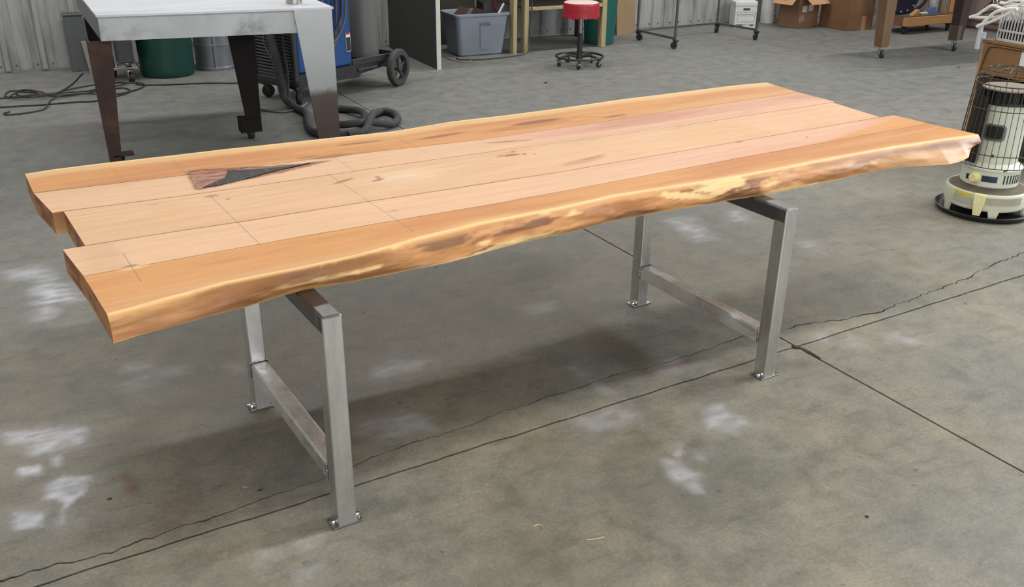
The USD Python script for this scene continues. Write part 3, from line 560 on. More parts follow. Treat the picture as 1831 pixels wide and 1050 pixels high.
def rrect(u0, v0, u1, v1, r=.006): return sg.box(u0+r, v0+r, u1-r, v1-r).buffer(r, quad_segs=4)
t_, wv = .0564, .809
for fu in (0.0, 1.6992):
    for k, (va_, sgn) in enumerate(((0, 1), (wv-t_, -1))):
        leg = TAB.add('leg', prism(rrect(fu, va_, fu+t_, va_+t_), .006, .665), steel_pol)
        u0, u1, v0_, v1_ = fu-.018, fu+t_+.018, va_-.004, va_+t_-.004
        TAB.add('foot_plate', box(u0, v0_, 0, u1, v1_, .006, .0015), mat('plate_steel', (150, 152, 154), .35, 1.0, .2, 20) if 'fp' not in globals() else fp, parent=leg)
        fp = UsdShade.Material.Get(stage, '/World/Looks/plate_steel')
        for x_ in (fu-.008, fu+t_+.009):
            TAB.add('bolt', lathe([(.0, .006), (.011, .006), (.011, .012), (.008, .018), (0, .020)], 12).apply_translation([x_, va_+t_/2-.004, 0]), chrome, parent=leg)
    v0_, v1_ = 0.0, wv
    TAB.add('top_rail', cat([box(fu, 0.0005, .6145, fu+t_, wv-.0005, .671, .006)]), mat('rail_steel', (118, 118, 120), .4, 1.0, .25, 6, stretch=(1, .3, 1), rvar=.1) if 'rs' not in globals() else rs)
    rs = UsdShade.Material.Get(stage, '/World/Looks/rail_steel')
    st = TAB.add('stretcher', box(fu, t_-.001, .130, fu+t_, wv-t_+.001, .187, .006), steel_ground)
    for vv in (t_, wv-t_):
        P = np.vstack([np.linspace((fu-.001, vv, .134), (fu-.001, vv, .188), 12), np.linspace((fu, vv, .189), (fu+t_, vv, .189), 14), np.linspace((fu+t_+.001, vv, .188), (fu+t_+.001, vv, .134), 12)])
        TAB.add('weld_bead', tube(P, .0028+.0014*np.abs(np.sin(np.arange(len(P))*1.9)), 6), steel_weld, parent=st)


# ------------------------------------------------------------------ shared small builders
def caster(t, x, y, r, top, ang=0.0, wheel_m=None, fork_m=None, w=None, name='caster'):
    """A swivel caster: plate and fork, with the wheel as its child. top: height of the plate; ang: heading in degrees."""
    w = w or r*0.75; a = math.radians(ang); d = np.array([math.cos(a), math.sin(a), 0]); n = np.array([-d[1], d[0], 0]); o = np.array([x, y, 0.0])
    c = o-d*r*0.45+np.array([0, 0, r])
    fork = [box(x-r*.8, y-r*.8, top-.006, x+r*.8, y+r*.8, top, .002), cyl((x, y, top-.02), (x, y, top-.004), r*.5, 14)]
    for sgn in (-1, 1):
        b = n*sgn*(w/2+.003); q = n*sgn*.0035
        fork.append(hull([o+b+d*r*.4+[0, 0, top-.012], o+b-d*r*.4+[0, 0, top-.012], c+b+d*r*.3, c+b-d*r*.3, c+b-[0, 0, r*.25], o+b+q+d*r*.4+[0, 0, top-.012], o+b+q-d*r*.4+[0, 0, top-.012], c+b+q+d*r*.3, c+b+q-d*r*.3, c+b+q-[0, 0, r*.25]]))
    fork.append(box(x-w/2-.008, y-w/2-.008, top-.022, x+w/2+.008, y+w/2+.008, top-.010, .002))
    p = t.add(name, trimesh.boolean.union(fork, engine='manifold') if all(f.is_volume for f in fork) else cat(fork), fork_m or chrome)
    prof = [(r*.25, -w/2), (r*.85, -w/2), (r*.97, -w/2+w*.12), (r, -w*.2), (r, w*.2), (r*.97, w/2-w*.12), (r*.85, w/2), (r*.25, w/2), (r*.25, -w/2)]
    wh = lathe(prof, 24); t.add('wheel', frame_mesh(wh, c, d, np.array([0, 0, 1.0]), -n if np.dot(np.cross(d, [0, 0, 1]), -n) > 0 else n), wheel_m or black_rub, parent=p)
    return p

def quadplate(q, th, axis):
    """A plate from four corners, th thick along axis."""
    q = np.asarray(q, float); return hull(np.vstack([q, q+np.asarray(axis, float)*th]))

# ------------------------------------------------------------------ steel welding table (upper left)
two_tone = usdkit.material(stage, '/World/Looks/heat_stained_steel', {'tc': ('texture_coordinate', {}), 's': ('separate_xyz', {}), 'n': ('noise_texture', {'scale': 7.0, 'detail': 5.0}), 'mm': ('math', {'math_type': 'multiply_add', 'value2': 0.16, 'value3': -0.08}), 'ad': ('math', {'math_type': 'add'}), 'r': ('rgb_ramp', {'ramp': [(0.0, tuple(lin((62, 50, 46)))), (0.30, tuple(lin((72, 58, 53)))), (0.405, tuple(lin((76, 66, 62)))), (0.455, tuple(lin((150, 154, 154)))), (1.0, tuple(lin((180, 183, 184))))]}), 'p': ('principled_bsdf', {'roughness': 0.5, 'metallic': 0.12})},
    [('tc.object', 's.vector'), ('tc.object', 'n.vector'), ('n.fac', 'mm.value1'), ('s.z', 'ad.value1'), ('mm.value', 'ad.value2'), ('ad.value', 'r.fac'), ('r.color', 'p.base_color')], surface='p.BSDF')
WT = Thing('welding_table', 'grey steel welding table with tapered legs, one brown and one grey, at upper left', 'table', (1.0, 6.8, 0))
yf = lambda x: 6.10-.11*(x-.334)
TOPQ = [(.334, 6.10), (1.705, 5.949), (1.705, 7.6), (.300, 7.75)]
WT.add('table_top', prism(np.array(TOPQ)-[1.0, 6.8], .938, .950), steel_plate)
def wl(p): return WT.w(np.array(p, float))
a, b = (.342, yf(.342)+.012), (1.60, yf(1.60)+.012)
WT.add('front_apron', hull(wl([(a[0], a[1], .80), (b[0], b[1], .80), (a[0], a[1], .938), (b[0], b[1], .938), (a[0], a[1]+.01, .80), (b[0], b[1]+.01, .80), (a[0], a[1]+.01, .938), (b[0], b[1]+.01, .938)])), steel_raw)
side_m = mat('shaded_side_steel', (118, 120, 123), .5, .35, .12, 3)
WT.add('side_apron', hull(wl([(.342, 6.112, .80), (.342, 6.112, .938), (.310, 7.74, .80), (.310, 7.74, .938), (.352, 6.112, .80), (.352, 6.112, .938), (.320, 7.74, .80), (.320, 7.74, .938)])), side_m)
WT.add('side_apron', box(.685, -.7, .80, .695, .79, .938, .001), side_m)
lr = cat([quadplate(wl([(1.458, yf(1.458)-.002, .9375), (1.693, yf(1.693)-.002, .9375), (1.692, yf(1.692)-.002, .085), (1.558, yf(1.558)-.002, .085)]), .010, (0, 1, 0)),
          quadplate(wl([(1.683, 5.958, .9375), (1.683, 6.19, .9375), (1.682, 6.08, .107), (1.682, 5.958, .107)]), .010, (1, 0, 0))])
WT.add('leg', lr, two_tone, label='grey leg with a brown heat-stained foot')
ll = cat([quadplate(wl([(.268, 6.130, .798), (.398, 6.130, .798), (.345, 6.130, .055), (.281, 6.130, .055)]), .010, (0, 1, 0)),
          quadplate(wl([(.268, 6.140, .798), (.268, 6.33, .798), (.281, 6.24, .055), (.281, 6.140, .055)]), .010, (1, 0, 0)),
          box(-.66, -.655, .79, -.60, -.56, .80, 0)])
WT.add('leg', ll, steel_rust, label='brown rusty leg')
ld = cat([quadplate(wl([(1.130, 6.6, .936), (1.332, 6.6, .936), (1.319, 6.6, .14), (1.215, 6.6, .14)]), .010, (0, 1, 0)),
          quadplate(wl([(1.322, 6.61, .936), (1.322, 6.80, .936), (1.309, 6.72, .14), (1.309, 6.61, .14)]), .010, (1, 0, 0)), box(.13, -.215, .90, .70, -.17, .936, .002)])
WT.add('leg', ld, steel_dark, label='dark rear leg on a caster')
lb = quadplate(wl([(.33, 7.5, .80), (.47, 7.5, .80), (.43, 7.5, .0), (.35, 7.5, .0)]), .012, (0, 1, 0)); WT.add('leg', lb, steel_dark)
cp = WT.add('caster', cat([box(.169, -.225, .142, .318, -.10, .150, .002), box(.172, -.222, .05, .182, -.105, .142, .002), box(.304, -.222, .05, .314, -.105, .142, .002), hull([(.172, -.226, .142), (.314, -.226, .142), (.172, -.226, .07), (.314, -.226, .055), (.172, -.220, .142), (.314, -.220, .142), (.172, -.220, .07), (.314, -.220, .055), (.19, -.226, .052), (.19, -.220, .052)])]), steel_dark)
WT.add('wheel', frame_mesh(lathe([(.012, -.02), (.046, -.02), (.051, -.012), (.051, .012), (.046, .02), (.012, .02), (.012, -.02)], 24), (.242, -.175, .051), (0, 1, 0), (0, 0, 1), (1, 0, 0)), black_rub, parent=cp)
for (x_, y_) in ((-.67, -.62), (.62, -.80)):
    pl = WT.add('caster', cat([box(x_-.03, y_-.05, .096, x_+.095, y_+.05, .106, .002), box(x_-.02, y_-.04, .03, x_-.012, y_+.04, .096, .001), box(x_+.03, y_-.04, .03, x_+.038, y_+.04, .096, .001)]), steel_rust)
    WT.add('wheel', frame_mesh(lathe([(.012, -.018), (.042, -.018), (.046, 0), (.042, .018), (.012, .018), (.012, -.018)], 20), (x_+.009, y_, .046), (0, 1, 0), (0, 0, 1), (1, 0, 0)), black_rub, parent=pl)
single('steel_cup', lathe([(0, 0), (.050, 0), (.051, .002), (.051, .10), (.047, .10), (.047, .005), (0, .005)], 36), mat('brushed_steel', (176, 172, 166), .25, 1.0, .12, 30, stretch=(8, 8, 1)), 'short brushed steel cup standing on the welding table', 'cup', (1.525, 6.215, .950))

# ------------------------------------------------------------------ welding machine
blue = mat('welder_blue', (24, 64, 120), .38, 0, .08, 5)
MW = Thing('welding_machine', 'blue welding machine with black louvred front on a wheeled cart', 'welder', (1.804, 7.54, 0), 25)
shell = box(.0, -.05, .24, .585, .45, .98, .02)
MW.add('cabinet', shell, blue)
ff = MW.add('front_panel', cat([box(-.04, -.06, .15, .004, -.025, .98, .008), box(-.04, .425, .15, .004, .46, .98, .008), box(-.04, -.06, .15, .004, .46, .20, .008), box(-.04, -.06, .95, .004, .46, .98, .008), box(-.012, -.05, .16, .004, .45, .97, 0)]), dark_metal)
MW.add('control_panel', box(-.03, .05, .60, -.010, .35, .70, .004), mat('panel_blue_grey', (52, 66, 92), .5), parent=ff)
lou = mat('louvre_grey', (78, 80, 82), .5, 0, .1, 6)
for k in range(15):
    z = .215+k*.0255; MW.add('louvre', hull([(-.034, -.022, z), (-.034, .422, z), (-.034, -.022, z+.007), (-.034, .422, z+.007), (-.012, -.022, z+.010), (-.012, .422, z+.010), (-.012, -.022, z+.017), (-.012, .422, z+.017)]), lou, parent=ff)
MW.add('cart_frame', cat([hull([(-.03, -.05, .13), (-.03, .45, .13), (-.03, -.05, .24), (-.03, .45, .24), (.62, -.05, .14), (.62, .45, .14), (.62, -.05, .24), (.62, .45, .24)]), hull([(.62, -.04, .15), (.62, .44, .15), (.62, -.04, .23), (.62, .44, .23), (1.13, -.01, .19), (1.13, .42, .19), (1.13, -.01, .23), (1.13, .42, .23)])]), black_pl)
MW.add('bottle_tray', cat([box(.59, -.04, .23, 1.12, -.025, .285, .003), box(.59, .435, .23, 1.12, .45, .285, .003), box(1.105, -.04, .23, 1.12, .45, .285, .003), box(.64, -.055, .185, .86, -.035, .20, .003)]), dark_metal)
ax_ = MW.add('axle', cyl((1.077, -.09, .16), (1.077, .50, .16), .012, 12), dark_metal)
rubw = mat('tyre_rubber', (52, 52, 52), .7, 0, .1, 20); hubm = mat('wheel_hub_grey', (56, 56, 56), .55, 0, .1, 10)
# the rear wheels stand slightly toed out, as in the photograph
for s_, aa in ((-.087, 14), (.49, 0)):
    c = np.array([1.077, s_, .16]); a_ = math.radians(-90+aa); n = np.array([math.cos(a_), math.sin(a_), 0]); d = np.array([-n[1], n[0], 0])
    tyre = lathe([(.108, -.028), (.135, -.030), (.152, -.026), (.160, -.014), (.160, .014), (.152, .026), (.135, .030), (.108, .028), (.108, -.028)], 48)
    w_ = MW.add('rear_wheel', frame_mesh(tyre, c, d, np.array([0, 0, 1.0]), np.cross(d, [0, 0, 1])), rubw)
    sp = [lathe([(0, -.02), (.034, -.02), (.034, .026), (.026, .030), (0, .030)], 24)]
    for k in range(5):
        t0 = 2*np.pi*k/5+.3; e1, e2 = np.array([math.cos(t0), math.sin(t0), 0]), np.array([-math.sin(t0), math.cos(t0), 0]); sp.append(beam(e1*.03, e1*.110, .026, .02, up=(0, 0, 1)))
    MW.add('hub', frame_mesh(cat(sp), c, d, np.array([0, 0, 1.0]), np.cross(d, [0, 0, 1])), hubm, parent=w_)
bt = lathe([(0, .236), (.118, .236), (.124, .245), (.124, 1.05), (.11, 1.12), (.06, 1.18), (.03, 1.2), (.03, 1.26), (0, 1.26)], 40)
caster(MW, .02, .0, .052, .13, 60, black_rub, dark_metal); caster(MW, .02, .42, .052, .13, 150, black_rub, dark_metal)
lp = lambda z0, z1, x0_, x1_, y: box(x0_, y-.0016, z0, x1_, y, z1, 0)
lb_ = MW.add('warning_label', lp(.36, .515, .520, .570, -.0502), mat('label_black', (42, 42, 46), .4))
MW.add('label_header', lp(.475, .497, .523, .567, -.0518), mat('label_white', (214, 214, 214), .5), parent=lb_); MW.add('label_stripe', lp(.497, .512, .523, .567, -.0518), mat('label_red', (172, 60, 50), .5), parent=lb_)
MW.add('label_border', cat([lp(.36, .365, .520, .570, -.0518), lp(.36, .515, .520, .5225, -.0518), lp(.36, .515, .5675, .570, -.0518)]), mat('label_edge', (170, 172, 176), .5), parent=lb_)
hose_m = mat('cable_grey', (92, 82, 82), .6, 0, .1, 12); hose_d = mat('cable_dark', (34, 36, 44), .6, 0, .1, 12)
for k, (dx, bt_, r_, mm_) in enumerate(((.0, .375, .008, hose_m), (.03, .395, .008, hose_m), (-.05, .42, .009, hose_d), (.06, .45, .008, hose_m), (.02, .50, .009, hose_d))):
    y_ = -.062-.008*k
    MW.add('hanging_cable', tube(spline([(.20+dx, y_, 1.02), (.215+dx*.6, y_-.01, .72), (.235, y_-.012, bt_+.09), (.29+dx*.3, y_-.012, bt_), (.38+dx, y_-.012, bt_+.10), (.42+dx*1.3, y_-.01, .72), (.43+dx, y_, 1.02)], 8), r_, 8), mm_, label='dark cable loop' if mm_ is hose_d else 'grey-pink cable loop')
for k, pts in enumerate(([(-.03, .30, .62), (-.06, .27, .50), (-.07, .22, .40), (-.06, .12, .30), (-.05, .02, .22)], [(-.03, .10, .66), (-.06, .12, .56), (-.06, .20, .52), (-.03, .24, .56)], [(-.03, .05, .60), (-.07, .02, .45), (-.09, -.03, .28), (-.14, -.08, .10)])):
    MW.add('front_cable', tube(spline(pts, 8), .007 if k < 2 else .010, 8), [hose_m, hose_m, black_rub][k])
single('gas_bottle', bt, mat('bottle_grey', (96, 97, 94), .45, .1, .06, 4), 'tall grey gas bottle strapped on the tray behind the blue welding machine', 'gas bottle', (1.804+.955*.9063-.2*.4226, 7.54+.955*.4226+.2*.9063, 0))

hz = .030
TH = [(1.63, 7.72, .70), (1.655, 7.665, .59), (1.668, 7.63, .50), (1.685, 7.585, .36), (1.70, 7.56, .20), (1.715, 7.53, .075), (1.73, 7.42, .034), (1.748, 7.26, hz), (1.765, 7.10, hz), (1.70, 6.80, hz), (1.665, 6.52, hz), (1.78, 6.38, hz), (1.95, 6.40, hz), (2.075, 6.60, hz), (2.14, 6.86, hz+.02), (2.085, 7.09, hz), (1.97, 7.15, hz), (1.86, 7.05, hz), (1.83, 6.80, hz), (1.86, 6.52, hz+.03), (1.98, 6.44, hz+.05), (2.08, 6.48, hz+.035), (2.24, 6.50, hz), (2.335, 6.62, hz), (2.375, 6.80, hz), (2.335, 6.91, hz), (2.26, 6.88, hz), (2.18, 6.70, hz+.045), (2.08, 6.48, hz+.07), (1.98, 6.34, hz+.01), (1.86, 6.33, hz)]
P_ = spline(TH, 10); rr_ = .028+np.interp(np.arange(len(P_)), [0, 30, 50, 60], [.004, .012, .014, 0])+.004*(fbm(np.c_[np.arange(len(P_))*.23, 0*P_[:, 0], 0*P_[:, 0]], 3, 6)-.5)
P_[:, 2] = np.maximum(P_[:, 2], rr_+.001)
single('welding_hose', tube(P_-[2.0, 6.8, 0], rr_, 12), mat('hose_sheath', (54, 56, 58), .8, 0, .15, 20, bump=.5, bscale=40), 'thick grey sheathed hose coiled on the floor beside the welding table', 'hose', (2.0, 6.8, 0))
P_ = spline([(1.42, 7.62, .008), (1.50, 7.45, .008), (1.607, 7.30, .008), (1.72, 7.31, .012), (1.80, 7.36, .02), (1.86, 7.44, .03)], 10)
single('thin_cable', tube(P_-[1.6, 7.4, 0], .0085, 8), mat('thin_cable_grey', (100, 100, 98), .6), 'thin grey cable looping on the floor under the welding machine', 'cable', (1.6, 7.4, 0))

# ------------------------------------------------------------------ left background
gp = Thing('metal_box', 'narrow dark grey metal box standing against the ribbed wall', 'box', (.34, 9.78, 0))
gp.add('body', box(-.085, -.08, 0, .075, .08, .50, .004), mat('box_grey', (84, 87, 90), .5, .2, .1, 5)); gp.add('lid', box(-.09, -.085, .50, .08, .08, .515, .004), mat('box_lid_grey', (72, 74, 76), .5, .2, .1, 5))
single('timber_offcut', hull([(0, 0, 0), (.05, 0, 0), (.05, .04, 0), (0, .04, 0), (-.03, .02, .28), (.012, .02, .28), (.012, .06, .28), (-.03, .06, .28)]), mat('offcut_pale', (140, 138, 130), .8, 0, .12, 8), 'pale weathered offcut of timber leaning beside the grey metal box', 'timber', (.395, 9.60, 0))
CT = Thing('utility_cart', 'small dark cart with a bright tubular frame beside the green barrel', 'cart', (.665, 9.22, 0))
CT.add('body', box(-.055, -.18, .16, .085, .22, .72, .01), mat('cart_dark', (64, 64, 66), .5, .1, .1, 6)); CT.add('base_frame', tube(spline([(-.10, -.2, .13), (-.10, -.26, .13), (-.05, -.27, .13), (.09, -.27, .13), (.10, -.2, .13), (.10, .2, .13), (-.10, .2, .13)], 4, True), .011, 10, True), chrome)
CT.add('side_rail', tube([(-.075, -.22, .12), (-.075, -.22, .70)], .011, 10), chrome); CT.add('side_rail', tube([(-.105, -.10, .02), (-.105, -.10, .70)], .011, 10), chrome)
CT.add('wheel', frame_mesh(lathe([(.02, -.02), (.09, -.02), (.10, 0), (.09, .02), (.02, .02), (.02, -.02)], 28), (-.085, .06, .10), (0, 1, 0), (0, 0, 1), (1, 0, 0)), black_rub)
caster(CT, .025, -.24, .042, .122, 110, black_rub, chrome); caster(CT, .05, .15, .042, .122, 110, black_rub, chrome)
GB = Thing('green_barrel', 'large dark green plastic barrel behind the welding table', 'barrel', (1.045, 9.26, 0))
gm = mat('barrel_green', (14, 62, 52), .45, 0, .08, 5)
GB.add('body', lathe([(0, 0), (.226, 0), (.234, .012), (.239, .05), (.245, .40), (.250, .44), (.250, .47), (.246, .50), (.248, .86), (.24, .90), (.232, .90), (.236, .86), (.23, .03), (0, .02)], 56), gm); GB.add('rim', lathe([(.241, .885), (.254, .888), (.257, .90), (.254, .912), (.241, .914), (.241, .885)], 56), gm)
BN = Thing('galvanised_bin', 'galvanised steel bin with raised hoops behind the welding table leg', 'bin', (1.50, 9.40, 0))
BN.add('body', lathe([(0, .012), (.170, .012), (.172, 0), (.178, 0), (.178, .012), (.180, .20), (.186, .23), (.180, .26), (.182, .60), (.176, .60), (.172, .02), (0, .02)], 48), brass_gold); BN.add('hoop', lathe([(.177, .228), (.189, .231), (.190, .237), (.189, .243), (.177, .246)], 48), brass_gold); BN.add('base_hoop', lathe([(.176, .012), (.186, .014), (.187, .026), (.184, .034), (.176, .035)], 48), brass_gold)
BN.add('seam', frame_mesh(box(-.006, -.002, .015, .006, .003, .60, .001), (.183*math.cos(-1.77), .183*math.sin(-1.77), 0), (-math.sin(-1.77), math.cos(-1.77), 0), (math.cos(-1.77), math.sin(-1.77), 0), (0, 0, 1)), mat('seam_dark', (86, 88, 92), .5, .6))

cord_m = mat('cord_black', (38, 37, 36), .6)
C1 = [(-1.2, 8.37, .006), (-.349, 8.351, .006), (-.07, 8.314, .006), (.176, 8.316, .006), (.36, 8.30, .006), (.62, 8.52, .008), (.60, 8.72, .010), (.42, 8.70, .006), (.148, 8.579, .010), (.002, 8.643, .012), (-.099, 8.782, .014), (-.19, 8.918, .010), (-.266, 8.975, .006), (-.308, 8.873, .006), (-.30, 8.729, .010), (-.227, 8.65, .014), (-.124, 8.605, .016), (-.017, 8.698, .02), (-.10, 8.90, .012), (-.17, 8.99, .006), (-.23, 8.92, .006), (-.2, 8.72, .012), (-.08, 8.62, .02), (.06, 8.66, .018), (.20, 9.03, .008), (.33, 9.56, .006)]
P_ = spline(C1, 10); P_[:, 2] = np.maximum(P_[:, 2], .0065); single('extension_cord', tube(P_-[0, 8.6, 0], .0062, 7), cord_m, 'black extension cord lying tangled on the floor at far left', 'cord', (0, 8.6, 0))
C2 = [(-1.2, 8.72, .006), (-.35, 8.69, .008), (-.15, 8.67, .02), (.05, 8.66, .022), (.24, 8.88, .010), (.50, 9.00, .008), (.70, 8.92, .010), (.76, 8.80, .008), (1.0, 8.72, .006), (1.29, 8.66, .006), (1.48, 8.575, .006), (1.72, 8.50, .006), (1.95, 8.45, .006)]
P_ = spline(C2, 10); P_[:, 2] = np.maximum(P_[:, 2], .0065); single('power_cord', tube(P_-[.8, 8.7, 0], .0062, 7), cord_m, 'black cord running straight along the floor in front of the green barrel', 'cord', (.8, 8.7, 0))
C3 = [(-.28, 8.16, .006), (-.32, 8.12, .006), (-.30, 8.06, .006), (-.19, 8.055, .006), (-.05, 8.13, .006), (0, 8.28, .02), (.02, 8.45, .008), (.12, 8.56, .02), (.30, 8.55, .018), (.52, 8.50, .006), (.70, 8.62, .006), (.78, 8.76, .016), (.70, 8.86, .02), (.52, 8.83, .006), (.30, 8.72, .008), (.12, 8.62, .026), (-.06, 8.56, .026), (-.2, 8.60, .02), (-.27, 8.70, .02), (-.2, 8.80, .022), (-.06, 8.74, .030)]
P_ = spline(C3, 10); P_[:, 2] = np.maximum(P_[:, 2], .0065); single('looped_cord', tube(P_-[.1, 8.4, 0], .0058, 7), cord_m, 'black cord with one wide loop nearest the viewer at far left', 'cord', (.1, 8.4, 0))

# ------------------------------------------------------------------ centre background
LP = Thing('leaning_panel', 'tall dark board with a white edge standing out from the wall', 'panel', (3.43, 8.47, 0))
LP.add('board', box(-.022, .0, .0, .016, 1.36, 1.55, .002), mat('board_dark', (38, 38, 36), .7, 0, .08, 4)); LP.add('edge_strip', box(-.024, -.012, .0, .018, .0, 1.55, .001), mat('edge_white', (196, 194, 184), .6))
DP = single('plywood_sheet', box(-.62, -.008, 0, .315, .008, 1.15, .002), mat('plywood_dark', (58, 50, 42), .8, 0, .12, 4), 'dark brown plywood sheet behind the grey storage tote', 'plywood', (4.08, 9.78, 0))
TT = Thing('storage_tote', 'open grey plastic storage tote full of scrap beside the wooden bench legs', 'tote', (4.13, 9.19, 0))
tote_m = mat('tote_grey', (124, 132, 142), .5, 0, .04, 4)
def loft(sections, closed_bottom=True):
    n = len(sections[0]); V = np.vstack(sections); F = []
    for k in range(len(sections)-1):
        for i in range(n):
            a_, b_ = k*n+i, k*n+(i+1) % n; F += [(a_, b_, b_+n), (a_, b_+n, a_+n)]
    V = np.vstack([V, sections[0].mean(0), sections[-1].mean(0)]); c0, c1 = len(V)-2, len(V)-1; k = (len(sections)-1)*n
    for i in range(n): F += [(c0, (i+1) % n, i), (c1, k+i, k+(i+1) % n)]
    return trimesh.Trimesh(V, F, process=False)
def rr_sec(hx, hy, r, z, n=6):
    c = np.array(sg.box(-hx+r, -hy+r, hx-r, hy-r).buffer(r, quad_segs=n).exterior.coords)[:-1][::-1]
    return np.c_[c if sg.Polygon(c).exterior.is_ccw else c[::-1], np.full(len(c), z)]
secs = [rr_sec(.235, .165, .04, .0), rr_sec(.25, .18, .05, .012), rr_sec(.292, .216, .05, .385), rr_sec(.292, .216, .05, .395), rr_sec(.310, .232, .05, .398), rr_sec(.312, .234, .05, .42), rr_sec(.296, .22, .05, .424), rr_sec(.285, .208, .05, .39), rr_sec(.246, .176, .05, .02)]
TT.add('tub', loft(secs), tote_m)
rb = hull([(-.07, -.200, .335), (.07, -.200, .335), (-.06, -.217, .322), (.06, -.217, .322), (-.05, -.222, .345), (.05, -.222, .345), (-.02, -.2215, .356), (.02, -.2215, .356), (-.03, -.2, .37), (.03, -.2, .37)]); hd = TT.add('handle', rb.apply_translation([.03, 0, -.02]), mat('tote_handle', (92, 98, 108), .5))
TT.add('front_rib', hull([(-.02, -.192, .06), (.09, -.192, .06), (-.02, -.178, .06), (.09, -.178, .06), (-.035, -.219, .34), (.085, -.219, .34), (-.035, -.20, .34), (.085, -.20, .34)]), tote_m)
bx_ = cat([box(-.15, -.10, .02, .06, .16, .36, .002), hull([(-.15, -.10, .36), (-.15, .16, .36), (-.06, -.10, .46), (-.06, .16, .46), (-.152, -.10, .36), (-.152, .16, .36)]), hull([(.06, -.10, .36), (.06, .16, .36), (.10, -.10, .44), (.10, .16, .44), (.062, -.10, .36), (.062, .16, .36)])])
single('scrap_box', cat([bx_]), mat('box_scrap', (82, 62, 52), .85, 0, .15, 9), 'small brown open carton inside the grey tote', 'carton', (4.10, 9.20, 0))
single('black_case', hull([(-.06, -.10, .03), (.06, -.10, .03), (.06, .10, .03), (-.06, .10, .03), (-.06, -.08, .50), (.065, -.06, .56), (.065, .10, .56), (-.06, .10, .52)]), black_pl, 'black plastic case standing up inside the grey tote', 'case', (4.27, 9.22, 0))
single('white_rod', cyl((0, 0, 0), (.20, .01, .31), .011, 12), white_pl, 'white rod sticking out of the right end of the grey tote', 'rod', (4.215, 9.07, .19))
single('red_tool', cat([box(-.022, -.02, 0, .022, .02, .24, .008), cyl((0, 0, -.28), (0, 0, .01), .012, 10)]), mat('dark_red', (92, 28, 32), .5), 'dark red tool handle standing in the grey tote', 'tool', (4.364, 9.20, .345))

WB = Thing('workbench', 'pale timber workbench frame with dark shelf along the back wall', 'workbench', (5.0, 9.2, 0))
for (xa_, xb_, ya_) in ((4.457, 4.500, 8.937), (4.592, 4.640, 8.945), (5.541, 5.598, 8.955)):
    WB.add('leg', box(xa_-5, ya_-9.2, 0, xb_-5, ya_-9.2+.088, .88, .002), lumber)
WB.add('leg', box(-.05+.72, .48, 0, .01+.72, .57, .88, .002), mat('lumber_dark', (88, 74, 62), .8))
WB.add('front_rail', box(-.355, -.25, .430, .535, -.212, .462, .002), lumber)
WB.add('shelf', box(-.40, -.211, .445, .38, .56, .463, .002), mat('shelf_dark', (70, 62, 52), .8, 0, .1, 5)); WB.add('back_board', box(-.40, .53, .463, .38, .55, .88, .001), mat('backboard_dark', (58, 52, 46), .8))
WB.add('bench_top', box(-.60, -.29, .88, .68, .62, .92, .004), lumber)
P_ = spline([(4.645, 8.938, .80), (4.668, 8.934, .5), (4.650, 8.936, .25), (4.640, 8.93, .10), (4.60, 8.90, .007), (4.47, 8.832, .007), (4.266, 8.777, .007), (4.066, 8.758, .007), (3.90, 8.80, .007), (3.80, 8.86, .007), (3.83, 8.97, .007)], 8)
single('bench_cable', tube(P_-[4.4, 8.85, 0], .0075, 7), mat('cable_olive', (58, 56, 50), .6), 'dark cable running down the bench leg and around the foot of the grey tote', 'cable', (4.4, 8.85, 0))
P_ = spline([(3.74, 9.10, .005), (3.73, 8.87, .005), (3.785, 8.715, .005), (3.90, 8.77, .005), (3.965, 8.86, .005)], 8); single('twine', tube(P_-[3.8, 8.9, 0], .004, 6), mat('cord_pale', (128, 122, 104), .7), 'thin pale cord on the floor between dark panel and grey tote', 'cord', (3.8, 8.9, 0))

ST = Thing('stool', 'round red vinyl shop stool on a black wheeled ring base', 'stool', (4.775, 8.11, 0))
red = mat('red_vinyl', (158, 34, 48), .4, 0, .10, 6)
sk = ST.add('seat', lathe([(0, .477), (.150, .477), (.170, .482), (.176, .502), (.177, .582), (.172, .597), (.155, .607), (0, .614)], 48), red)
rng2 = random.Random(3); scal = []
for k in range(26):
    t0 = 2*np.pi*k/26; dz = rng2.uniform(-.012, .006); scal += [(t0, dz)]
V, F = [], []
for i in range(104):
    t0 = 2*np.pi*i/104; k = i % 4; dz = scal[(i//4)][1]+(.010 if k in (0,) else 0)
    for r_, z in ((.179, .512), (.1795, .467+dz), (.174, .465+dz), (.172, .512)): V.append((r_*math.cos(t0), r_*math.sin(t0), z))
for i in range(104):
    a_, b_ = i*4, ((i+1) % 104)*4
    for j in range(4): F += [(a_+j, b_+(j+1) % 4, b_+j), (a_+j, a_+(j+1) % 4, b_+(j+1) % 4)]
ST.add('seat_skirt', trimesh.Trimesh(V, F, process=False), red)
ST.add('seat_top', lathe([(.168, .6025), (.155, .6095), (0, .6165), (0, .614), (.155, .607), (.166, .6005)], 48), mat('pale_vinyl_top', (200, 178, 172), .4, 0, .08, 8), label='pale top of the seat')  # top cover in a paler tone than the red seat
ST.add('lift_rod', cyl((0, 0, .29), (0, 0, .482), .0135, 16), chrome); ST.add('column', lathe([(0, .06), (.032, .06), (.032, .10), (.027, .11), (.027, .308), (.02, .315), (0, .315)], 24), black_pl)
ST.add('foot_ring', tube([(.232*math.cos(t0), .232*math.sin(t0), .092) for t0 in np.linspace(0, 2*np.pi, 64, endpoint=False)], .0105, 10, True), black_pl)
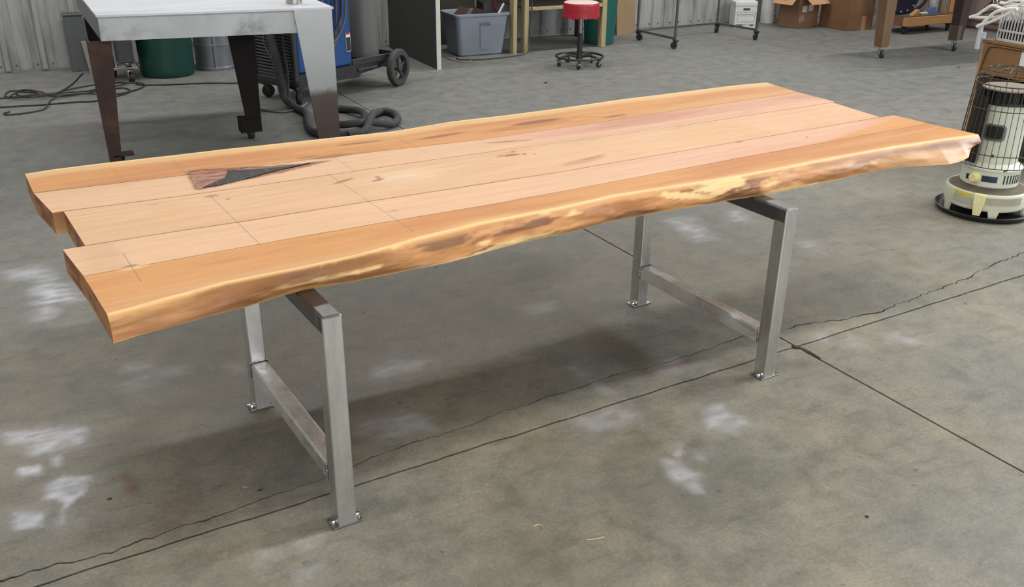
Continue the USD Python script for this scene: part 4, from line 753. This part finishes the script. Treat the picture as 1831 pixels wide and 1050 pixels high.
for k in range(5):
    t0 = math.radians(-100+72*k-20); e = np.array([math.cos(t0), math.sin(t0)])
    ST.add('arm', tube(spline([(e[0]*.02, e[1]*.02, .085), (e[0]*.10, e[1]*.10, .105), (e[0]*.18, e[1]*.18, .085), (e[0]*.212, e[1]*.212, .062)], 6), .013, 8), black_pl)
    caster(ST, e[0]*.212, e[1]*.212, .027, .063, math.degrees(t0)+40, black_rub, chrome)

TB = Thing('trash_bin', 'tall teal green rubbish bin between bench leg and brown board', 'bin', (5.68, 9.23, 0))
teal = mat('bin_teal', (20, 86, 78), .45, 0, .06, 5)
TB.add('body', lathe([(0, 0), (.155, 0), (.165, .012), (.205, .70), (.216, .70), (.216, .73), (.20, .73), (.158, .02), (0, .02)], 48), teal); TB.add('rim', lathe([(.204, .70), (.222, .702), (.226, .715), (.222, .735), (.204, .737), (.204, .70)], 48), teal)
single('brown_board', hull([(-.17, 0, 0), (.17, .137, 0), (-.17, .012, 0), (.17, .149, 0), (-.17, .09, 1.0), (.17, .227, 1.0), (-.17, .102, 1.0), (.17, .239, 1.0)]), mat('hardboard', (140, 116, 88), .8, 0, .06, 5), 'brown hardboard sheet leaning upright against the ribbed wall', 'board', (6.31, 9.577, 0))

RK = Thing('wheeled_rack', 'thin grey steel tube rack on four black casters by the wall', 'rack', (6.85, 8.93, 0))
rm = mat('rack_grey', (96, 98, 98), .4, .6, .12, 8)
cs = {'FL': (-.625, -.387), 'RL': (-.672, .275), 'RR': (.543, .394), 'FR': (.63, -.22)}
for k, (x_, y_) in cs.items():
    RK.add('post', box(x_-.012, y_-.012, .098, x_+.012, y_+.012, 1.5, .003), rm); caster(RK, x_+.01, y_, .038, .098, {'FL': -60, 'RL': 120, 'RR': 30, 'FR': 20}[k], black_rub, dark_metal)
for a_, b_ in (('FL', 'RL'), ('RL', 'RR'), ('RR', 'FR')): RK.add('lower_rail', beam((*cs[a_], .112), (*cs[b_], .112), .024, .024), rm)
for a_, b_ in (('FL', 'RL'), ('RL', 'RR'), ('RR', 'FR'), ('FR', 'FL')): RK.add('upper_rail', beam((*cs[a_], 1.48), (*cs[b_], 1.48), .024, .024), rm)

FB = Thing('file_box', 'white printed archive box with an oval hand hole, behind the rack', 'box', (7.84, 9.55, 0), -25.6)
wb_ = mat('archive_white', (196, 196, 196), .7, 0, .04, 5); ink = mat('print_ink', (58, 60, 64), .7)
FB.add('body', box(0, 0, 0, .277, .28, .27, .003), wb_); FB.add('lid', box(-.006, -.006, .265, .283, .286, .31, .003), wb_)
FB.add('hand_hole', prism(sg.LineString([(-.03, 0), (.03, 0)]).buffer(.014), 0, .002).apply_transform(np.array([[1, 0, 0, .138], [0, 0, -1, 0], [0, 1, 0, .225], [0, 0, 0, 1.0]])), ink)
def rule(x0_, z0, x1_, z1): return box(x0_, -.0012, z0, x1_, 0, z1, 0)
for rr4 in ((.02, .192, .258, .195), (.02, .158, .258, .161), (.02, .158, .023, .195), (.255, .158, .258, .195), (.075, .16, .077, .194), (.13, .16, .132, .194), (.185, .16, .187, .194), (.03, .145, .25, .148), (.03, .072, .25, .075), (.03, .072, .033, .148), (.247, .072, .25, .148), (.02, .04, .262, .043), (.02, .02, .105, .038), (.195, .024, .24, .040)):
    FB.add('printed_rule', rule(*rr4), ink)
single('white_roll', lathe([(0, 0), (.09, 0), (.092, .01), (.092, 1.1), (.085, 1.105), (0, 1.105)], 36), mat('roll_white', (200, 200, 198), .6, 0, .04, 5), 'tall white roll standing on end beside the archive box', 'roll', (8.545, 9.76, 0))

def carton(t, w, d, h, m_): return t.add('body', cat([box(0, 0, 0, w, .006, h, .001), box(0, d-.006, 0, w, d, h, .001), box(0, 0, 0, .006, d, h, .001), box(w-.006, 0, 0, w, d, h, .001), box(0, 0, 0, w, d, .006, .001)]), m_)
OB = Thing('open_carton', 'open cardboard carton with drooping flaps and white labels', 'carton', (8.527, 9.185, 0), 10)
carton(OB, .40, .30, .43, card)
OB.add('flap', hull([(0, .0, .43), (0, .30, .43), (-.17, -.02, .295), (-.17, .29, .295), (.002, .0, .425), (-.168, -.02, .29), (-.168, .29, .29)]), card_light); OB.add('flap', hull([(0.02, 0, .43), (.39, 0, .43), (.03, -.17, .30), (.385, -.17, .30), (.02, .003, .425), (.39, .003, .425), (.03, -.168, .295), (.385, -.168, .295)]), card_light)
OB.add('flap', hull([(0, .30, .43), (.40, .30, .43), (0, .40, .56), (.40, .40, .56), (0, .303, .428), (.40, .403, .558)]), card_light); OB.add('flap', hull([(.40, 0, .43), (.40, .30, .43), (.41, 0, .62), (.41, .30, .62), (.403, 0, .43), (.413, .30, .62)]), card_light)
for x_, z0 in ((.07, .19), (.19, .20)): OB.add('label', box(x_, -.0012, z0, x_+.095, 0, z0+.075, 0), mat('paper_white', (214, 210, 206), .7) if x_ < .1 else UsdShade.Material.Get(stage, '/World/Looks/paper_white'), label='white paper label')
OB.add('tape', hull([(.03, -.0012, .07), (.14, -.0012, .09), (.03, -.0012, .15), (.12, -.0012, .16), (.03, 0, .07), (.14, 0, .09), (.03, 0, .15), (.12, 0, .16)]), mat('tape_clear', (142, 128, 116), .3), label='shiny packing tape')
OB.add('printed_mark', hull([(-.085, .10, .3645), (-.085, .20, .3645), (-.12, .10, .337), (-.12, .20, .337), (-.087, .10, .3665), (-.122, .20, .339)]), mat('teal_print', (40, 122, 100), .7))
BB = Thing('closed_carton', 'large closed brown cardboard carton with tape down one side', 'carton', (8.968, 8.775, 0))
BB.add('body', box(0, 0, 0, .405, .50, .60, .004), mat('cardboard_brown', (118, 84, 58), .85, 0, .10, 6, stretch=(1, 1, 4))); BB.add('tape', box(.215, -.0012, .0, .285, 0, .17, 0), card_light); BB.add('tape', box(.215, -.0012, .42, .285, 0, .60, 0), UsdShade.Material.Get(stage, '/World/Looks/tape_clear')); BB.add('lid_flap', box(0, 0, .60, .2, .5, .604, .001), card); BB.add('lid_flap', box(.205, 0, .60, .405, .5, .604, .001), card)

DL = Thing('wooden_dolly', 'low orange timber dolly on black casters behind the bench legs', 'dolly', (9.39, 8.28, 0), 1)
DL.add('front_beam', box(0, 0, .098, .885, .045, .20, .004), lumber_o); DL.add('rear_beam', box(0, .39, .098, .885, .435, .20, .004), lumber_o)
DL.add('end_beam', box(.0005, .046, .098, .045, .389, .20, .004), mat('end_beam_wood', (112, 80, 60), .75, 0, .12, 7)); DL.add('end_beam', box(.84, .046, .098, .8845, .389, .20, .004), lumber_o); DL.add('deck', box(.01, .01, .2005, .875, .425, .212, .002), mat('deck_dark', (70, 66, 64), .7))
for x_, y_ in ((.06, .06), (.82, .06), (.06, .37), (.82, .37)): caster(DL, x_, y_, .042, .0975, 200, black_rub, dark_metal)
DL.add('upright', box(.80, .05, .212, .86, .10, .62, .003), mat('upright_orange', (186, 132, 70), .65, 0, .1, 7)); DL.add('brace', box(.72, .06, .212, .79, .13, .62, .003), mat('brace_grey', (124, 112, 96), .7))
dz = .2135
navy = mat('navy_enamel', (18, 22, 44), .4)
RE = Thing('navy_disc', 'round navy blue flange with pale rivets standing on the timber dolly', 'disc', (9.50, 8.47, dz))
RE.add('flange', frame_mesh(lathe([(0, -.02), (.262, -.02), (.268, -.01), (.268, .01), (.262, .02), (0, .02)], 56), (0, 0, .268), (1, 0, 0), (0, 0, 1), (0, -1, 0)), navy)
for k in range(14):
    t0 = 2*np.pi*k/14+.1; RE.add('rivet', frame_mesh(lathe([(0, 0), (.008, 0), (.006, .005), (0, .006)], 10), (.235*math.cos(t0), -.02, .268+.235*math.sin(t0)), (1, 0, 0), (0, 0, 1), (0, -1, 0)), white_pl)
RH_ = Thing('black_hoop', 'black hoop around a grey disc beside the navy flange', 'hoop', (9.745, 8.56, dz))
RH_.add('rim', frame_mesh(lathe([(.245, -.03), (.285, -.03), (.29, -.02), (.29, .02), (.285, .03), (.245, .03), (.245, -.03)], 56), (0, 0, .29), (1, 0, 0), (0, 0, 1), (0, -1, 0)), black_rub); RH_.add('disc', frame_mesh(lathe([(0, -.012), (.246, -.012), (.246, .012), (0, .012)], 56), (0, 0, .29), (1, 0, 0), (0, 0, 1), (0, -1, 0)), mat('disc_grey', (128, 130, 128), .5))
single('wood_chock', hull([(0, 0, 0), (.11, 0, 0), (.11, .06, 0), (0, .06, 0), (.10, 0, .065), (.11, 0, .065), (.10, .06, .065), (.11, .06, .065)]), mat('chock_orange', (164, 118, 66), .7), 'small wooden wedge on the front edge of the timber dolly', 'wedge', (9.535, 8.325, dz))
single('pale_block', box(0, 0, 0, .105, .05, .03, .006), mat('pale_block_m', (196, 184, 140), .6), 'pale cream block lying on the timber dolly', 'block', (9.70, 8.33, dz))
single('blue_pouch', hull([(0, 0, 0), (.17, 0, 0), (.17, .10, 0), (0, .10, 0), (.03, .02, .05), (.15, .02, .07), (.15, .08, .07), (.03, .08, .05)]), mat('pouch_blue', (70, 84, 126), .5), 'crumpled blue pouch on the timber dolly', 'pouch', (9.84, 8.37, dz))
single('pale_sack', loft([np.c_[rr_sec(.085+.01*math.sin(k), .045, .03, 0)[:, :2]+np.array([.01*math.sin(k*2.1), 0]), np.full(len(rr_sec(.1, .06, .03, 0)), z)] for k, z in enumerate((0, .03, .10, .18, .26, .33))]), mat('bag_grey2', (172, 172, 170), .4, 0, .1, 12), 'pale grey plastic sack standing on the timber dolly beside the upright', 'sack', (10.135, 8.52, dz))
single('dark_drum', lathe([(0, 0), (.08, 0), (.085, .01), (.085, .14), (.08, .15), (0, .15)], 28).apply_transform(np.array([[1, 0, 0, 0], [0, 0, -1, 0], [0, 1, 0, .0], [0, 0, 0, 1.0]])), mat('drum_dark', (54, 50, 48), .6), 'dark cylinder resting on top of the dolly upright', 'cylinder', (10.22, 8.45, .62+.086))

TL = Thing('machine_stand', 'heavy steel stand with one brown and one dark leg on casters, upper right', 'stand', (8.45, 7.27, 0))
br_leg = mat('brown_leg', (112, 86, 64), .7, .1, .12, 7); dk_leg = mat('dark_brown_leg', (70, 56, 50), .6, .2, .15, 7); plate_p = mat('foot_plate_pale', (150, 142, 122), .6, .2)
def tleg(xa_, xb_, ya_, yb_, xa2, xb2, m_, lab):
    L_ = TL.add('leg', hull([(xa_, ya_, .112), (xb_, ya_, .112), (xb_, yb_, .112), (xa_, yb_, .112), (xa2, ya_-.01, .88), (xb2, ya_-.01, .88), (xb2, yb_+.02, .88), (xa2, yb_+.02, .88)]), m_, label=lab)
    TL.add('foot_plate', box(xa_-.008, ya_-.008, .098, xb_+.004, yb_+.004, .112, .002), plate_p, parent=L_)
tleg(-.578, -.475, -.07, .03, -.625, -.455, br_leg, 'brown leg'); tleg(.56, .650, -.05, .05, .55, .71, dk_leg, 'dark brown leg')
TL.add('leg_sleeve', box(.552, -.058, .113, .61, .058, .27, .003), mat('sleeve_brown', (92, 80, 68), .7, 0, .12, 8))
for x_, y_, a_ in ((-.525, -.03, 70), (.575, -.02, 60)): caster(TL, x_, y_, .042, .098, a_, mat('caster_grey_black', (46, 48, 50), .55) if x_ < 0 else UsdShade.Material.Get(stage, '/World/Looks/caster_grey_black'), chrome)
TL.add('stand_top', box(-.85, -.30, .88, .85, .45, .92, .004), steel_rust)

# ------------------------------------------------------------------ right foreground: cabinet, basket, hangers, heater
cab_m = mat('cabinet_brown', (134, 98, 62), .6, 0, .14, 5, stretch=(4, 4, .6)); cab_d = mat('cabinet_dark', (46, 36, 30), .7)
CB = Thing('cabinet', 'brown wooden cabinet with an open dark base behind the heater', 'cabinet', (5.75, 4.0, 0))
CB.add('side_panel', box(0, .375, 0, .45, .397, .715, .002), mat('cabinet_edge', (168, 138, 104), .6, 0, .08, 6)); CB.add('side_panel', box(0, -.50, 0, .45, -.478, .715, .002), cab_m)
CB.add('top_board', box(-.004, -.50, .715, .45, .397, .735, .002), cab_m); CB.add('base_board', box(.01, -.478, .06, .45, .375, .08, .002), cab_d); CB.add('back_board', box(.44, -.478, .08, .45, .375, .715, .001), cab_d)
dr = CB.add('drawer_front', box(-.008, -.474, .515, .012, .371, .711, .003), cab_m); CB.add('recess_shade', box(.004, -.478, 0, .02, .375, .50, .001), cab_d)  # dark sheet standing for the shade inside the open base
CB.add('paper_label', box(-.0095, .02, .61, -.008, .085, .70, 0), white_pl, parent=dr)
single('bent_wire', tube(spline([(5.735, 4.365, .50), (5.735, 4.352, .58), (5.736, 4.335, .67), (5.736, 4.30, .699), (5.736, 4.20, .703), (5.736, 4.02, .70), (5.736, 3.9, .66), (5.736, 3.88, .52)], 8)-np.array([5.73, 4.1, .5]), .0035, 8), mat('wire_brown', (66, 52, 42), .5, .4), 'bent brown wire bow fixed across the cabinet drawer front', 'wire', (5.73, 4.1, .5))
BK = Thing('plastic_basket', 'white slotted plastic basket on top of the brown cabinet', 'basket', (5.93, 4.05, .7355))
bw = mat('basket_white', (196, 196, 195), .45)
hx, hy0, hy1, H_ = .155, -.42, .275, .225
for nm, zz0, zz1 in (('base_band', 0, .018), ('middle_band', .062, .076), ('rim', .195, .225)):
    BK.add(nm, cat([box(-hx, hy0, zz0, -hx+.008, hy1, zz1, .002), box(hx-.008, hy0, zz0, hx, hy1, zz1, .002), box(-hx, hy0, zz0, hx, hy0+.008, zz1, .002), box(-hx, hy1-.008, zz0, hx, hy1, zz1, .002)]), bw, kind=None)
BK.add('floor', box(-hx+.004, hy0+.004, .0, hx-.004, hy1-.004, .006, .001), bw)
sl = [box(-hx+.001, y_, .01, -hx+.006, y_+.008, .20, 0) for y_ in np.arange(hy0+.01, hy1-.01, .0225)]+[box(hx-.006, y_, .01, hx-.001, y_+.008, .20, 0) for y_ in np.arange(hy0+.01, hy1-.01, .0225)]+[box(x_, y_, .01, x_+.008, y_+.005, .20, 0) for x_ in np.arange(-hx+.01, hx-.01, .0225) for y_ in (hy0+.001, hy1-.006)]
BK.add('slats', cat(sl), bw, kind='stuff')
single('dark_cloth', hull([(-.144, -.40, 0), (.13, -.40, 0), (-.144, .26, 0), (.13, .26, 0), (-.143, -.39, .125), (.12, -.36, .13), (-.142, .25, .125), (.12, .22, .13)]), mat('cloth_maroon', (44, 24, 27), .9, 0, .4, 14), 'dark maroon cloth inside the white slotted basket', 'cloth', (5.93, 4.05, .742))

def hanger(P0, P1, tip, r_, m_, lab, name='coat_hanger'):
    """P0: end of one shoulder, P1: a point near the neck, tip: lateral offset for the far shoulder (world vectors)."""
    P0, P1, tip = np.array(P0), np.array(P1), np.array(tip); d = P1-P0
    neck = P0+d*1.35; far_ = neck+tip; c = neck
    t = Thing(name, lab, 'coat hanger', c)
    t.add('shoulders', tube(spline([P0-c, P0+d*.45-[0, 0, .006]-c, P0+d*.9+[0, 0, .008]-c, [0, 0, .012], tip*.5+[0, 0, .010], tip], 8), r_, 8), m_)
    t.add('cross_bar', tube(spline([P0-c+d*.02, (P0-c)*.5+tip*.5+[-.004, 0, -.012], tip*.99], 6), r_*.8, 8), m_)
    t.add('hook', tube(spline([(0, 0, .012), (0, 0, .05), (.012, .02, .075), (.02, .03, .10), (.01, .0, .115), (0, -.02, .10)], 6), .0022, 6), chrome)
hanger((5.735, 4.525, .862), (5.74, 4.415, .922), (.004, -.17, -.02), .0105, white_pl, 'white coat hanger on the basket, its tip poking furthest left')
hanger((5.700, 4.428, .815), (5.705, 4.341, .888), (-.004, -.15, .05), .0115, white_pl, 'white coat hanger slanting down in front of the basket corner')
hanger((5.80, 4.560, .862), (5.81, 4.44, .955), (.14, -.2, .05), .009, dark_metal, 'dark coat hanger lying behind the white ones on the basket')
hanger((5.79, 4.36, .975), (5.80, 4.28, .985), (.1, -.2, .01), .0095, white_pl, 'white coat hanger lying flat across the basket top')
hanger((5.775, 4.262, .962), (5.775, 4.16, 1.0), (.12, -.2, .02), .0095, white_pl, 'white coat hanger at the right edge of the picture on the basket')
WBk = Thing('hanging_bar', 'white plastic bar hanging down at the left corner of the cabinet', 'bar', (5.715, 4.405, .665))
bm_ = mat('bracket_white', (190, 196, 200), .4); WBk.add('bar', box(-.011, -.017, 0, .011, .017, .175, .008), bm_); WBk.add('lug', box(-.008, -.05, .075, .008, -.010, .12, .006), bm_)
WBk.add('neck', tube(spline([(0, 0, .17), (.005, -.01, .20), (.03, -.02, .215), (.07, -.03, .20)], 6), .005, 8), bm_)

HT = Thing('kerosene_heater', 'round cream kerosene heater in a wire guard at right edge', 'heater', (4.668, 3.345, 0))
cream = mat('heater_cream', (206, 206, 184), .42, 0, .05, 6, dirt=(150, 132, 92), dirt_scale=7, dirt_at=(.60, .80)); dust = mat('heater_dust', (92, 82, 70), .8, 0, .2, 12, dirt=(132, 92, 56), dirt_scale=8, dirt_at=(.55, .7))
white_en = mat('heater_enamel', (208, 212, 196), .35, 0, .04, 6)
HT.add('drip_tray', lathe([(0, .002), (.236, .002), (.246, .010), (.254, .026), (.256, .030), (.250, .032), (.240, .016), (.232, .010), (0, .010)], 64), black_pl)
tk = HT.add('tank', lathe([(0, .05), (.196, .05), (.207, .055), (.213, .066), (.215, .13), (.211, .146), (.204, .152), (.198, .150)], 64), cream)
HT.add('tank_top', lathe([(.207, .1505), (.198, .1515), (.16, .160), (.145, .172), (.10, .175), (0, .175)], 64), dust, label='grimy brown top of the tank')
for az in (-205, -128, -62, -10, 50, 110):
    a_ = math.radians(az); n_ = np.array([math.cos(a_), math.sin(a_), 0]); d_ = np.array([-n_[1], n_[0], 0])
    HT.add('foot', hull([n_*.212+d_*w_+[0, 0, z] for w_, z in ((-.03, .062), (.03, .062), (-.018, .011), (.018, .011))]+[n_*.198+d_*w_+[0, 0, z] for w_, z in ((-.03, .062), (.03, .062), (-.018, .011), (.018, .011))]), cream, parent=tk)
def curved(az, half, r_, z0, z1, th=.002, n_=10):
    return lathe([(r_, z0), (r_+th, z0), (r_+th, z1), (r_, z1), (r_, z0)], n_, math.radians(az-half), math.radians(az+half))
yl = mat('label_yellow', (206, 196, 60), .5); HT.add('warning_sticker', curved(-176, 13, .2152, .125, .143), yl, label='yellow warning sticker', parent=tk); HT.add('instruction_sticker', curved(-176, 15, .2152, .085, .121), mat('sticker_grey', (176, 178, 160), .5), parent=tk)
HT.add('rating_plate', curved(-118, 30, .2152, .095, .135), mat('plate_grime', (158, 158, 140), .55, 0, .1, 9), parent=tk)
a_ = math.radians(-150); n_ = np.array([math.cos(a_), math.sin(a_), 0]); d_ = np.array([-n_[1], n_[0], 0])
HT.add('lever', hull([n_*r_+d_*w_+[0, 0, z] for r_, w_, z in ((.206, -.03, .152), (.206, .03, .152), (.226, -.03, .146), (.226, .03, .146), (.232, -.026, .10), (.232, .026, .10), (.238, -.018, .035), (.238, .018, .035), (.230, -.018, .035), (.230, .018, .035), (.214, -.03, .10), (.214, .03, .10))]), mat('lever_cream', (222, 214, 160), .45), label='yellowed cream lever hanging over the tank')
hs = HT.add('burner_housing', lathe([(.10, .17), (.144, .170), (.149, .176), (.150, .262), (.158, .266), (.158, .275), (.150, .282), (.138, .290), (.122, .300)], 64), white_en)
kn = math.radians(-171); n_ = np.array([math.cos(kn), math.sin(kn), 0]); d_ = np.array([-n_[1], n_[0], 0])
kb = lathe([(0, 0), (.030, 0), (.030, .006), (.025, .010), (.023, .032), (.020, .036), (0, .036)], 28); HT.add('knob', frame_mesh(kb, n_*.149+[0, 0, .222], d_, np.array([0, 0, 1.0]), n_), mat('knob_yellow', (222, 212, 148), .4))
HT.add('name_plate', curved(-143, 15, .1502, .205, .238), mat('plate_navy', (44, 50, 72), .4), parent=hs); HT.add('knob_slot', curved(-190, 4, .1502, .20, .228), black_pl, parent=hs)
for k in range(7): HT.add('vent_slot', curved(-114+k*7.2, 1.3, .1502, .198, .246, .0012, 4), black_pl, parent=hs)
ch = HT.add('chimney', lathe([(.122, .295), (.1215, .30), (.1205, .600), (.118, .622), (.11, .622)], 64), white_en)
def cpatch(az, hw, zc, hh, r_, th, rad):
    g = sg.box(-hw+rad, -hh+rad, hw-rad, hh-rad).buffer(rad, quad_segs=5); mm = prism(g, 0, th); mm = mm.subdivide_to_size(.012); V = mm.vertices.copy(); t0 = math.radians(az)+V[:, 0]/r_
    mm.vertices = np.c_[(r_+V[:, 2])*np.cos(t0), (r_+V[:, 2])*np.sin(t0), zc+V[:, 1]]; return mm
wf = HT.add('window_frame', cpatch(-154, .052, .472, .045, .1208, .006, .022), mat('window_steel', (118, 120, 118), .4, .5), parent=ch); HT.add('window_glass', cpatch(-154, .041, .474, .034, .1262, .002, .016), mat('mica_dark', (34, 40, 36), .12), parent=ch)
HT.add('igniter_hole', cpatch(-148, .008, .345, .008, .1218, .002, .007), black_pl, parent=ch)
HT.add('vent_ring', lathe([(.108, .612), (.1135, .612), (.1135, .690), (.108, .690), (.108, .612)], 64), black_pl)
for k in range(36):
    t0 = 2*np.pi*k/36; HT.add('vent_fin', box(.110, -.003, .622, .126, .003, .690, .001).apply_transform(trimesh.transformations.rotation_matrix(t0, [0, 0, 1])), black_rub)
HT.add('vent_band', lathe([(.112, .615), (.1275, .617), (.1285, .624), (.1275, .632), (.112, .634), (.112, .615)], 64), black_pl)
HT.add('cap', lathe([(0, .688), (.122, .688), (.132, .692), (.133, .698), (.126, .703), (0, .708)], 64), mat('cap_dusty', (140, 130, 118), .6, .1, .1, 9))
wire = mat('guard_wire', (74, 66, 56), .55, .3, .2, 10)
rc = lambda z: .198-(z-.29)*.055
for z in (.292, .36, .597, .725):
    HT.add('guard_ring', tube([(rc(z)*math.cos(t0), rc(z)*math.sin(t0), z) for t0 in np.linspace(0, 2*np.pi, 72, endpoint=False)], .0026 if z < .7 else .0034, 6, True), wire)
for k in range(38):
    t0 = 2*np.pi*(k+.3)/38; HT.add('guard_wire', tube([(rc(z)*math.cos(t0), rc(z)*math.sin(t0), z) for z in (.290, .5, .727)], .0017, 5), wire)
for z, q in ((.76, .165), (.79, .13), (.80, .085)):
    HT.add('guard_ring', tube([(q*math.cos(t0), q*math.sin(t0), z) for t0 in np.linspace(0, 2*np.pi, 60, endpoint=False)], .0022, 6, True), wire)
for k in range(12):
    t0 = 2*np.pi*k/12; e = np.array([math.cos(t0), math.sin(t0)]); HT.add('guard_wire', tube(spline([(*(e*.176), .725), (*(e*.165), .76), (*(e*.13), .79), (*(e*.085), .80), (*(e*.03), .803)], 5), .002, 5), wire)
HT.add('heat_shield', lathe([(.168, .30), (.170, .30), (.162, .66), (.160, .66), (.168, .30)], 30, math.radians(75), math.radians(185)), mat('shield_dark', (40, 32, 28), .6, .2), label='dark curved heat shield behind the chimney')
for az in (-120, 0, 120):
    a_ = math.radians(az); HT.add('guard_clip', tube([(.15*math.cos(a_), .15*math.sin(a_), .27), (.197*math.cos(a_), .197*math.sin(a_), .293)], .004, 6), wire)

# ------------------------------------------------------------------ litter on the floor
sh = mat('shaving_pale', (214, 196, 160), .7)
def curl(pts, w_, th=.0008):
    P = spline(pts, 6); up = np.array([0, 0, 1.0]); V, F = [], []
    for p in P: V += [p, p+up*w_, p+np.array([th, th, 0]), p+np.array([th, th, 0])+up*w_]
    for i in range(len(P)-1):
        a_, b_ = i*4, i*4+4
        for q in ((0, 1), (1, 3), (3, 2), (2, 0)): F += [(a_+q[0], b_+q[0], b_+q[1]), (a_+q[0], b_+q[1], a_+q[1])]
    k = (len(P)-1)*4; F += [(0, 1, 3), (0, 3, 2), (k, k+3, k+1), (k, k+2, k+3)]
    return trimesh.Trimesh(V, F, process=False)
single('wood_shaving', curl([(-.012, .008, 0), (.0, .010, 0), (.008, .004, 0), (.010, -.006, 0), (.007, -.014, 0)], .004), sh, 'small curled pale wood shaving lying on the front floor slab', 'shaving', (1.054, 1.917, 0))
single('wood_shaving', curl([(-.026, .006, 0), (-.008, .0, 0), (.012, -.004, 0), (.026, -.004, 0)], .003), sh, 'thin straight pale wood sliver lying on the front floor slab', 'shaving', (1.176, 1.801, 0))
chip = mat('chip_grey', (132, 130, 122), .85); chipd = mat('chip_brown', (62, 50, 42), .85)
def chipm(s_, k):
    r_ = np.random.default_rng(k); P = r_.uniform(-1, 1, (12, 3))*[s_, s_*.6, s_*.25]; P[:, 2] -= P[:, 2].min(); return hull(P)
for k, (x_, y_, s_, m_, lab) in enumerate(((.332, 2.473, .012, chip, 'grey stone chip in the table shadow between crack and left frame'), (.371, 2.441, .010, chipd, 'dark flake in the table shadow beside the grey stone chip'), (.10, 2.269, .009, chip, 'tan chip on the long joint near the left edge'), (-.046, 2.591, .010, chipd, 'dark sliver on the floor near the white paint marks at left'), (4.06, 7.483, .022, chipd, 'dark scrap alone on the far floor in front of the red stool'), (1.951, 1.54, .009, chipd, 'small brown chip on the slab at lower right'), (2.28, 1.651, .006, chip, 'tiny pale crumb on the slab at lower right'), (8.25, 6.517, .02, chipd, 'dark speck on the far floor left of the heater'))):
    single('debris_chip', chipm(s_, k), m_, lab, 'debris', (x_, y_, 0), group=None)
